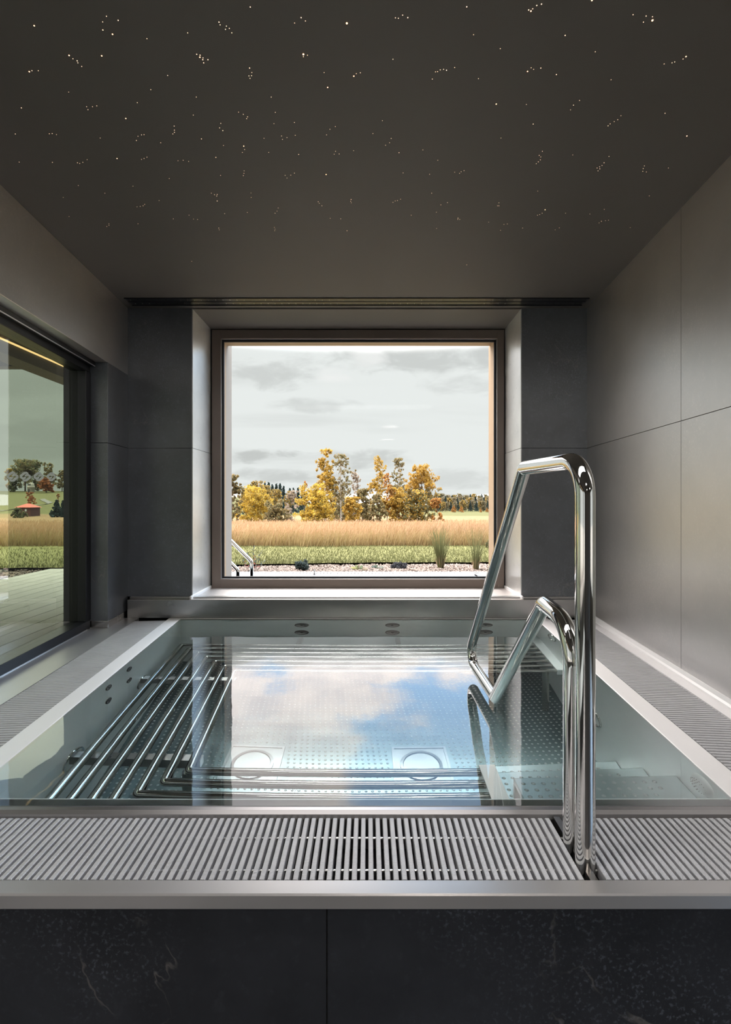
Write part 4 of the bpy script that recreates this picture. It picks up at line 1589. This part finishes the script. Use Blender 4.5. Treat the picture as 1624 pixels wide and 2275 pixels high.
def tree_mesh(name, h, w, pal, shape, n, size, base=0.0, trunk='bark', ncl=40, tr_r=0.05, top_pal=None, loc=(0, 0, 0), label='', cat='tree', group=None, sparse=1.0, flat=1.0):
    """h height, w crown width; shape: 'birch' narrow pointed, 'round', 'bush', 'fir'"""
    T_ = thing(name, loc, label, cat, group)
    ox, oy, oz = loc
    cs, rs = [], []
    ncl *= 4
    n = int(n * 1.35)
    lobes = []
    for i in range(ncl):
        f = random.random()
        if shape == 'birch':
            z = h * (0.20 + 0.77 * f)
            rad = w / 2 * math.sqrt(max(0.02, 1 - ((f - 0.32) / 0.70) ** 2)) * (1.0 - 0.25 * f)
            cr_ = w * 0.075 * (1.2 - 0.6 * f)
        elif shape == 'round':
            z = h * (0.25 + 0.72 * f)
            rad = w / 2 * math.sqrt(max(0.02, 1 - (2 * f - 0.85) ** 2 / 1.4))
            cr_ = w * 0.075
        elif shape == 'bush':
            z = h * (0.10 + 0.84 * f)
            rad = w / 2 * math.sqrt(max(0.03, 1 - (1.7 * f - 0.6) ** 2 / 1.35))
            cr_ = w * 0.075
        else:
            z = h * (0.06 + 0.92 * f)
            rad = w / 2 * (1 - f) + 0.03 * w
            cr_ = w * 0.07 * (1.25 - f)
        a = random.uniform(0, 2 * math.pi)
        q = rad * math.sqrt(random.random()) * sparse
        if shape != 'fir':
            if len(lobes) < max(9, ncl // 9):
                lobes.append((q * math.cos(a), q * math.sin(a), z))
            lx, ly, lz = random.choice(lobes[-max(3, len(lobes)):])
            g_ = w * 0.10
            cs.append((ox + lx * 0.9 + random.gauss(0, g_), oy + ly * 0.9 + random.gauss(0, g_), oz + min(h * 0.985, max(h * 0.08, lz + random.gauss(0, g_ * 1.5)))))
        else:
            cs.append((ox + q * math.cos(a), oy + q * math.sin(a), oz + z))
        rs.append(cr_ * random.uniform(0.7, 1.3))
    cs, rs = np.array(cs), np.array(rs)
    v, f, c = leaf_cloud(cs, rs, n, size, pal, flat)
    if top_pal is not None:
        mk = v[:, 2] > oz + h * 0.62
        c[mk] = c[mk] * 0.25 + np.array(top_pal) * 0.75 * rng.uniform(0.8, 1.15, (mk.sum(), 1))
    arrays('crown', v, f, M['leaf'], c, T_)
    b = MB()
    top = h * (0.93 if shape != 'bush' else 0.45)
    stems = 1 if shape in ('birch', 'fir', 'round') else 5
    for sidx in range(stems):
        dx = 0 if stems == 1 else random.uniform(-0.3, 0.3) * w
        pts = [(ox + random.uniform(-.02, .02) * h * 0.3 * k / 4 + dx * k / 4 + (dx * 0.15), oy, oz - 0.3 + (top + 0.3) * k / 4) for k in range(5)]
        P = [Vector(q) for q in pts]
        seg = 7
        vs = []
        for k, q in enumerate(P):
            rr = tr_r * (1 - 0.8 * k / 4) / (1 if stems == 1 else 1.6)
            for j in range(seg):
                an = 2 * math.pi * j / seg
                vs.append((q.x + rr * math.cos(an), q.y + rr * math.sin(an), q.z))
        fs = []
        for k in range(4):
            for j in range(seg):
                a0 = k * seg + j
                b0 = k * seg + (j + 1) % seg
                fs.append((a0, b0, b0 + seg, a0 + seg))
        b.add(vs, fs, True)
    # limbs towards some of the leaf clusters
    for k in range(min(len(cs), 22)):
        q = cs[k]
        zb = oz + (q[2] - oz) * random.uniform(0.45, 0.75)
        p0 = Vector((ox, oy, zb))
        p1 = Vector(q)
        d = (p1 - p0)
        if d.length < 0.05:
            continue
        sd_ = Vector((1, 0, 0)).cross(d).normalized() * tr_r * 0.22
        s2 = d.cross(sd_).normalized() * tr_r * 0.22
        b.add([p0 + sd_, p0 - sd_ * 0.5 + s2, p0 - sd_ * 0.5 - s2, p1], [(0, 1, 3), (1, 2, 3), (2, 0, 3)])
    b.build('trunk', M['birch_bark' if trunk == 'birch' else 'bark'], T_, recalc=False)
    return T_


def place(px, Yd):
    x = (px - 817) / 1080.0 * Yd
    return x, float(ground(x, Yd))


def tree_at(px, top, wpx, Yd, pal, shape, n, label, size=0.10, **k):
    x, z = place(px, Yd)
    zt = 0.8 + (1112 - top) / 1080.0 * Yd
    return tree_mesh(k.pop('name', 'birch_tree' if k.get('trunk') == 'birch' else 'autumn_tree'), zt - z, wpx / 1080.0 * Yd, pal, shape, n, size, loc=(x, Yd, z), label=label, **k)


tree_at(516, 1056, 44, 50, OLV, 'round', 3600, 'green and yellow tree at the left edge of the picture window', ncl=34)
tree_at(566, 1084, 78, 52, YEL, 'bush', 6000, 'wide golden yellow bush left of the birches', name='golden_bush', cat='bush', ncl=60)
tree_at(613, 1095, 50, 50, OLV, 'bush', 3600, 'olive brown bush beside the golden bush', name='olive_bush', cat='bush', ncl=40)
tree_at(648, 1090, 34, 55, PAL, 'bush', 1500, 'thin pale bush between the olive bush and the tall trees', name='pale_bush', cat='bush', ncl=28)
tree_at(676, 1064, 16, 60, ORG, 'birch', 700, 'slim orange tree just left of the tallest tree', tr_r=0.05, ncl=18)
tree_at(702, 1078, 76, 49, YEL, 'bush', 6500, 'bright yellow bush in front of the tallest tree', name='yellow_bush', cat='bush', ncl=60)
tree_at(722, 999, 62, 53, GOLD, 'birch', 6500, 'tallest golden tree in the row behind the field', trunk='birch', tr_r=0.09, ncl=70, sparse=1.0)
tree_at(757, 1010, 54, 54, OLV, 'birch', 2600, 'sparse pale trunked birch right of the tallest tree', trunk='birch', tr_r=0.08, ncl=60)
tree_at(789, 1048, 34, 58, PAL, 'birch', 1300, 'small sparse birch between the two tall groups', trunk='birch', tr_r=0.05, ncl=30)
tree_at(778, 1106, 46, 48, GOLD, 'bush', 3200, 'low golden bush under the sparse birch', name='golden_bush', cat='bush', ncl=36)
tree_at(752, 1092, 60, 60, OLV, 'bush', 4200, 'olive thicket between the birch trunks', name='olive_bush', cat='bush', ncl=46)
tree_at(810, 1088, 56, 54, OLV, 'bush', 3600, 'olive yellow bush in the middle gap of the tree row', name='olive_bush', cat='bush', ncl=40)
tree_at(840, 1013, 46, 54, GOLD, 'birch', 2700, 'slender golden birch in the middle of the row', trunk='birch', tr_r=0.07, ncl=60)
tree_at(860, 1050, 34, 50, ORG, 'birch', 2000, 'orange young birch in front of the middle birches', trunk='birch', tr_r=0.05, ncl=36)
tree_at(887, 1018, 46, 55, OLV, 'birch', 2600, 'sparse olive birch with bare twigs near the right group', trunk='birch', tr_r=0.08, ncl=56)
tree_at(880, 1084, 66, 50, GOLD, 'bush', 4800, 'broad amber bush below the olive birch', name='amber_bush', cat='bush', ncl=50)
tree_at(836, 1098, 44, 49, OLV, 'bush', 2600, 'brown green scrub below the slender birch', name='scrub_bush', cat='bush', ncl=36)
tree_at(936, 1035, 70, 52, np.concatenate([GRN, OLV, GOLD]), 'round', 7500, 'dense green tree with an orange top at the right of the row', tr_r=0.09, ncl=80, top_pal=(0.44, 0.24, 0.02))
tree_at(925, 1092, 66, 50, np.concatenate([GRN, GOLD]), 'bush', 5200, 'green and yellow undergrowth bush below the orange topped tree', name='green_bush', cat='bush', ncl=46)
tree_at(972, 1108, 32, 48, ORG, 'bush', 2600, 'orange bush ending the tree row on the right', name='orange_bush', cat='bush', ncl=24)

# dark conifers behind the row on the left
fir = tree_mesh('conifer', 8.6, 3.6, DRK, 'fir', 1700, 0.26, loc=(0, 0, -500), label='x', ncl=60, tr_r=0.12, cat='conifer')
x0, z0 = place(556, 130)
firs = [(552, 1076), (562, 1073), (579, 1077), (588, 1072), (597, 1071), (605, 1075), (614, 1074), (622, 1073), (630, 1079), (644, 1084), (652, 1083), (662, 1083), (671, 1088), (570, 1080), (540, 1082)]
for k, (px, top) in enumerate(firs):
    Yd = 122 + (k * 37 % 17)
    x, z = place(px, Yd)
    s = (0.8 + (1112 - top) / 1080.0 * Yd - z) / 8.6
    copy_tree(fir, (x, Yd, z), 'dark green conifer on the skyline behind the golden bushes', 'dark conifers behind the golden bushes', (s * 0.9, s * 0.9, s), k * 1.3)
for ch in list(fir.children):
    pass
# their lower edge: paler autumn trees
mix_t = tree_mesh('mixed_tree', 7.6, 4.2, np.concatenate([OLV, GRN, PAL]), 'round', 1500, 0.28, loc=(0, 0, -500), label='x', ncl=50, tr_r=0.12)
gold_t = tree_mesh('golden_tree', 7.6, 4.2, np.concatenate([GOLD, OLV]), 'round', 1500, 0.28, loc=(0, 0, -500), label='x', ncl=50, tr_r=0.12)
rust_t = tree_mesh('rust_tree', 5.0, 3.0, ORG, 'fir', 1100, 0.24, loc=(0, 0, -500), label='x', ncl=40, tr_r=0.1)
for k, (px, top) in enumerate([(573, 1070), (596, 1080), (548, 1086), (612, 1088), (640, 1092)]):
    Yd = 112 + k * 2
    x, z = place(px, Yd)
    s = (0.8 + (1112 - top) / 1080.0 * Yd - z) / 7.6
    copy_tree(gold_t, (x, Yd, z), 'golden tree among the dark conifers on the left skyline', 'golden trees among the conifers', (s * 0.8, s * 0.8, s), k * 1.1)
# distant woodland on the right
for k in range(58):
    px = 955 + (k * 2.75) + random.uniform(-2, 2)
    if px > 1130:
        continue
    row = k % 3
    Yd = (205, 186, 172)[row] + random.uniform(-4, 4)
    top = (1099, 1105, 1113)[row] + random.uniform(-3, 3)
    x, z = place(px, Yd)
    src = (mix_t, fir, gold_t, mix_t, fir)[(k * 7) % 5]
    hh = 8.6 if src is fir else 7.6
    s = (0.8 + (1112 - top) / 1080.0 * Yd - z) / hh
    nm = {id(fir): 'conifer', id(mix_t): 'olive tree', id(gold_t): 'golden tree'}[id(src)]
    copy_tree(src, (x, Yd, z), 'small %s in the distant woodland at the right of the window' % nm, 'distant woodland, %ss' % nm, (s * 1.0, s * 1.0, s), k * 0.9)
for (px, top) in ((1008, 1123), (1025, 1124), (1082, 1128), (1068, 1130)):
    Yd = 160.0
    x, z = place(px, Yd)
    s = (0.8 + (1112 - top) / 1080.0 * Yd - z) / 5.0
    copy_tree(rust_t, (x, Yd, z), 'small orange larch at the foot of the distant woodland', 'orange larches before the woodland', (s * 1.4, s * 1.4, s), px)

# hill seen through the left window
tree_at(56, 1024, 60, 188, np.concatenate([OLV, GRN]), 'round', 5000, 'biggest broad dark tree on the hill behind the round tower', size=0.34, ncl=70, tr_r=0.3)
tree_at(31, 1064, 22, 184, GRN, 'round', 1600, 'dark round tree left of the tower on the hill', size=0.32, ncl=30, tr_r=0.2)
tree_at(20, 1042, 18, 190, YEL, 'round', 1300, 'yellow tree at the left edge of the hill view', size=0.32, ncl=30, tr_r=0.2)
tree_at(109, 1026, 30, 190, OLV, 'birch', 2200, 'tall sparse tree behind the rusty tree on the hill', size=0.34, ncl=44, tr_r=0.2)
tree_at(103, 1064, 30, 180, RUS, 'round', 2200, 'rusty orange tree on the brow of the hill', size=0.32, ncl=34, tr_r=0.2)
tree_at(138, 1040, 20, 186, OLV, 'birch', 1500, 'thin tree by the dark jamb on the hill', size=0.34, ncl=34, tr_r=0.2)
tree_at(84, 1060, 22, 192, GRN, 'round', 1500, 'dark tree between the tower and the rusty tree', size=0.34, ncl=30, tr_r=0.2)
tree_at(68, 1094, 22, 128, RUS, 'round', 600, 'young bare reddish tree behind the hut', size=0.18, ncl=24, tr_r=0.12)
tree_at(129, 1097, 8, 130, RUS, 'round', 200, 'tiny red tree on the grassy slope', size=0.15, ncl=12, tr_r=0.08)
tree_at(126, 1111, 28, 98, DRK, 'fir', 2600, 'dark pine right of the hut', size=0.20, ncl=46, tr_r=0.15, name='pine_tree')
tree_at(140, 1112, 16, 99, DRK, 'fir', 1500, 'dark pine cut by the window jamb', size=0.20, ncl=40, tr_r=0.15, name='pine_tree')
tree_at(41, 1130, 26, 93, GRN, 'bush', 1500, 'green shrub in front of the hut', size=0.16, name='green_shrub', cat='shrub', ncl=30, tr_r=0.06)
for p_ in (fir, mix_t, gold_t, rust_t):
    for ch in list(p_.children):
        bpy.data.objects.remove(ch)
    bpy.data.objects.remove(p_)

# hut
Yh = 103.0
hx, hz = place(63, Yh)
hut = thing('garden_hut', (hx, Yh, hz), 'small dark red hut with an orange red hipped roof', 'hut')
s = Yh / 1080.0
b = MB()
b.box(hx - 15.5 * s, hx + 15.5 * s, Yh - 1.5, Yh + 1.5, hz - 0.3, hz + 20 * s)
b.build('wall', M['hut_wall'], hut)
b = MB()
zr = hz + 19.5 * s
e = 18.5 * s
b.add([(hx - e, Yh - 1.8, zr), (hx + e, Yh - 1.8, zr), (hx + e, Yh + 1.8, zr), (hx - e, Yh + 1.8, zr), (hx - 4 * s, Yh, zr + 8.5 * s), (hx + 4 * s, Yh, zr + 8.5 * s)],
      [(0, 3, 2, 1), (0, 1, 5, 4), (2, 3, 4, 5), (1, 2, 5), (3, 0, 4)])
b.build('roof', M['hut_roof'], hut)
for dx in (-8, 3.5):
    b = MB()
    b.box(hx + dx * s, hx + (dx + 4) * s, Yh - 1.53, Yh - 1.49, hz + 11 * s, hz + 16 * s)
    b.build('window', M['hut_glass'], hut)
# tower
Yt = 181.0
tx, tz = place(69, Yt)
tw = thing('round_tower', (tx, Yt, tz), 'pale round stone tower with a domed openwork top on the hill', 'tower')
s = Yt / 1080.0
b = MB()
b.lathe([(7.2 * s, -1), (7.0 * s, 11 * s), (7.3 * s, 11.3 * s), (7.3 * s, 12.5 * s), (6.8 * s, 12.7 * s), (6.6 * s, 15 * s)], (tx, Yt, tz), (0, 0, 1), 28)
b.build('tower_wall', M['tower'], tw)
b = MB()
b.lathe([(6.6 * s, 15 * s), (6.0 * s, 18 * s), (4.4 * s, 20.5 * s), (2.0 * s, 22 * s), (0.02, 22.4 * s)], (tx, Yt, tz), (0, 0, 1), 28)
b.build('dome', M['tower'], tw)
b = MB()
b.prism([(tx - 2 * s, tz), (tx + 2 * s, tz), (tx + 2 * s, tz + 6 * s), (tx + 1.2 * s, tz + 7.4 * s), (tx, tz + 8 * s), (tx - 1.2 * s, tz + 7.4 * s), (tx - 2 * s, tz + 6 * s)], 'y', Yt - 7.35 * s, Yt - 6.6 * s)
b.build('door', M['dark_open'], tw)
for dx in (-2.6, 0.9):
    b = MB()
    b.box(tx + dx * s, tx + (dx + 1.5) * s, Yt - 6.9 * s, Yt - 5.2 * s, tz + 15.5 * s, tz + 19.5 * s)
    b.build('opening', M['dark_open'], tw)
# paths on the slope


def ribbon(name, pts, w, mat, label):
    vs, fs = [], []
    for i, (px, Yd) in enumerate(pts):
        x, z = place(px, Yd)
        vs += [(x, Yd - w / 2, float(ground(x, Yd - w / 2)) + 0.12), (x, Yd + w / 2, float(ground(x, Yd + w / 2)) + 0.12)]
    for i in range(len(pts) - 1):
        a = 2 * i
        fs.append((a, a + 2, a + 3, a + 1))
    o = arrays(name, np.array(vs), np.array(fs), mat)
    struct(o, label, 'path')


ribbon('footpath', [(-40, 118), (-10, 118), (20, 120), (45, 126), (75, 131), (100, 134), (112, 138), (98, 146), (94, 150)], 2.4, M['path'], 'pale winding path across the grassy slope')


# ---- plants in the gravel bed
def plant_loc(px, Yd):
    return ((px - 817) / 1080.0 * Yd, Yd, -0.02)


def grass_clump(px, Yd, hpx, spread, n, label):
    x, y, z = plant_loc(px, Yd)
    T_ = thing('ornamental_grass', (x, y, z), label, 'ornamental grass')
    hh = hpx / 1080.0 * Yd
    for nm, cnt, col, k0, k1 in (('blades', n, (0.13, 0.15, 0.06), 0.0, 1.0), ('dry_base', n // 2, (0.42, 0.32, 0.19), 0.0, 0.33)):
        vs, cs = [], []
        for i in range(cnt):
            a = random.uniform(0, 2 * math.pi)
            r0 = random.random() ** 0.5 * 0.035
            L_ = hh * random.uniform(0.62, 1.05) * k1
            sp_ = spread * random.random() ** 0.8 * (k1 ** 0.8)
            p0 = np.array([x + r0 * math.cos(a), y + r0 * math.sin(a), z])
            wv = 0.0042
            for k in range(5):
                f = k / 4
                q = p0 + np.array([math.cos(a) * sp_ * f ** 1.6, math.sin(a) * sp_ * f ** 1.6, L_ * f - 0.08 * sp_ * f * f])
                sd = np.array([-math.sin(a + 0.7), math.cos(a + 0.7), 0]) * wv * (1 - 0.85 * f)
                vs += [q - sd, q + sd]
                cs += [np.array(col) * (0.8 + 0.4 * random.random())] * 2
        m_ = np.array(vs)
        fc = []
        for i in range(cnt):
            for k in range(4):
                a0 = i * 10 + 2 * k
                fc.append((a0, a0 + 1, a0 + 3, a0 + 2))
        arrays(nm, m_, np.array(fc), M['blade'], np.array(cs), T_)


grass_clump(979, 5.85, 100, 0.17, 130, 'full clump of tall green ornamental grass in the gravel')
grass_clump(1057, 5.75, 96, 0.12, 60, 'thinner clump of tall ornamental grass near the right jamb')


def small_shrub(name, px, Yd, wpx, hpx, pal, n, size, label, shape='bush'):
    x, y, z = plant_loc(px, Yd)
    T_ = thing(name, (x, y, z), label, 'shrub')
    w, h = wpx / 1080.0 * Yd, hpx / 1080.0 * Yd
    cs, rs = [], []
    for i in range(26):
        a = random.uniform(0, 6.28)
        q = math.sqrt(random.random()) * w * 0.40
        zz = h * 0.75 * random.random() * (1 - 0.5 * (q / (w * 0.42)) ** 2)
        cs.append((x + q * math.cos(a), y + q * math.sin(a), z + 0.01 + zz))
        rs.append(w * 0.13)
    v, f, c = leaf_cloud(np.array(cs), np.array(rs), n, size, pal)
    arrays('foliage', v, f, M['leaf'], c, T_)
    b = MB()
    for k in range(5):
        a = k * 1.25
        b.tube([(x, y, z - 0.01), (x + math.cos(a) * w * 0.2, y + math.sin(a) * w * 0.2, z + h * 0.5)], 0.004, 6)
    b.build('stem', M['bark'], T_)


GG = np.array([(0.07, 0.09, 0.045), (0.10, 0.115, 0.055), (0.055, 0.075, 0.04)])
small_shrub('dwarf_pine', 671, 5.75, 40, 26, GG, 2600, 0.011, 'dwarf pine shrub in the gravel left of centre')
small_shrub('low_shrub', 886, 5.85, 38, 15, np.array([(0.055, 0.055, 0.035), (0.08, 0.075, 0.045)]), 2600, 0.008, 'low dark mound shrub in the gravel')
small_shrub('round_bush', 1092, 8.1, 26, 30, GRN, 1800, 0.018, 'small round bush at the right edge of the lawn')


def leafy(name, px, Yd, label, leaves, cols, stem_h=0.0):
    """broad-leaved plant: leaves = (dx_px, dz_px, length_px, angle, tilt)"""
    x, y, z = plant_loc(px, Yd)
    T_ = thing(name, (x, y, z), label, 'plant')
    s = Yd / 1080.0
    for (n_leaf, (dx, dz, L_, ang, wd)) in enumerate(leaves):
        vs, cs = [], []
        col = np.array(cols[n_leaf % len(cols)])
        nseg = 7
        for k in range(nseg):
            f = k / (nseg - 1)
            q = Vector((x + dx * s + math.cos(ang) * L_ * s * f, y + random.uniform(-.01, .01) + 0.02 * math.sin(n_leaf * 2.1) * f, z + dz * s + math.sin(ang) * L_ * s * f - 0.35 * L_ * s * f * f))
            ww = wd * s * math.sin(math.pi * min(0.97, f * 0.94 + 0.05)) ** 0.8
            nn = Vector((-math.sin(ang) * 0.8, 0.6, math.cos(ang) * 0.8)).normalized()
            vs += [q - nn * ww, q + Vector((0, 0, 0.0025)), q + nn * ww]
            cs += [col * 0.9, col * 1.15, col]
        fc = []
        for k in range(nseg - 1):
            for j in range(2):
                a0 = k * 3 + j
                fc.append((a0, a0 + 1, a0 + 4, a0 + 3))
        arrays('leaf', np.array([tuple(q) for q in vs]), np.array(fc), M['leaf'], np.array(cs), T_, smooth=True)
    return T_


hc = [(0.34, 0.32, 0.08), (0.22, 0.25, 0.07), (0.38, 0.30, 0.12), (0.16, 0.20, 0.06)]
leafy('hosta', 797, 5.72, 'yellow green hosta with broad drooping leaves in the gravel',
      [(-2, 1, 20, 2.5, 4.5), (0, 1, 18, 2.0, 4), (2, 1, 22, 0.5, 4.5), (1, 1, 17, 1.1, 4), (-3, 0, 20, 2.95, 4), (3, 0, 24, 0.2, 4), (0, 2, 15, 1.6, 4)], hc)
leafy('hosta', 838, 5.85, 'darker green hosta right of the yellow one',
      [(-2, 1, 15, 2.5, 4), (0, 1, 13, 1.9, 4), (2, 1, 15, 0.6, 4), (3, 0, 16, 0.3, 4), (-3, 0, 13, 2.9, 4)], [(0.12, 0.15, 0.07), (0.17, 0.2, 0.08), (0.26, 0.26, 0.12)])

# leafy shrub with red lower leaves beside the outdoor handrail
x, y, z = plant_loc(562, 5.62)
T_ = thing('leafy_shrub', (x, y, z), 'young leafy shrub with some red leaves by the outdoor handrail', 'shrub')
b = MB()
stemp = []
for (dx, hh_) in ((2, 58), (-12, 40), (17, 44), (-22, 26), (24, 22), (8, 30)):
    s = 5.62 / 1080
    top_ = (x + dx * s, y + random.uniform(-.03, .03), z + hh_ * s)
    b.tube([(x + dx * 0.2 * s, y, z - 0.01), (x + dx * 0.7 * s, (y + top_[1]) / 2, z + hh_ * s * 0.5), top_], 0.0025, 6)
    stemp.append((x + dx * 0.2 * s, y, z, top_))
b.build('stem', M['bark'], T_)
for si, (bx, by, bz, tp) in enumerate(stemp):
    vs, cs, fc = [], [], []
    for k in range(13):
        f = 0.25 + 0.75 * k / 12
        c0 = Vector((bx + (tp[0] - bx) * f, by + (tp[1] - by) * f, bz + (tp[2] - bz) * f))
        a = k * 2.4 + si
        d = Vector((math.cos(a), math.sin(a), 0.55)).normalized()
        sdv = d.cross(Vector((0, 0, 1))).normalized()
        L_ = 0.042 * (1.1 - 0.3 * f)
        red = (random.random() < (0.75 if f < 0.6 and si in (0, 3, 4, 5) else 0.1))
        cl = np.array((0.30, 0.07, 0.03) if red else (0.085, 0.10, 0.05)) * random.uniform(0.8, 1.3)
        b0 = len(vs)
        vs += [c0, c0 + d * L_ * 0.5 + sdv * L_ * 0.26, c0 + d * L_, c0 + d * L_ * 0.5 - sdv * L_ * 0.26]
        cs += [cl] * 4
        fc.append((b0, b0 + 1, b0 + 2, b0 + 3))
    arrays('leaves', np.array([tuple(q) for q in vs]), np.array(fc), M['leaf'], np.array(cs), T_)
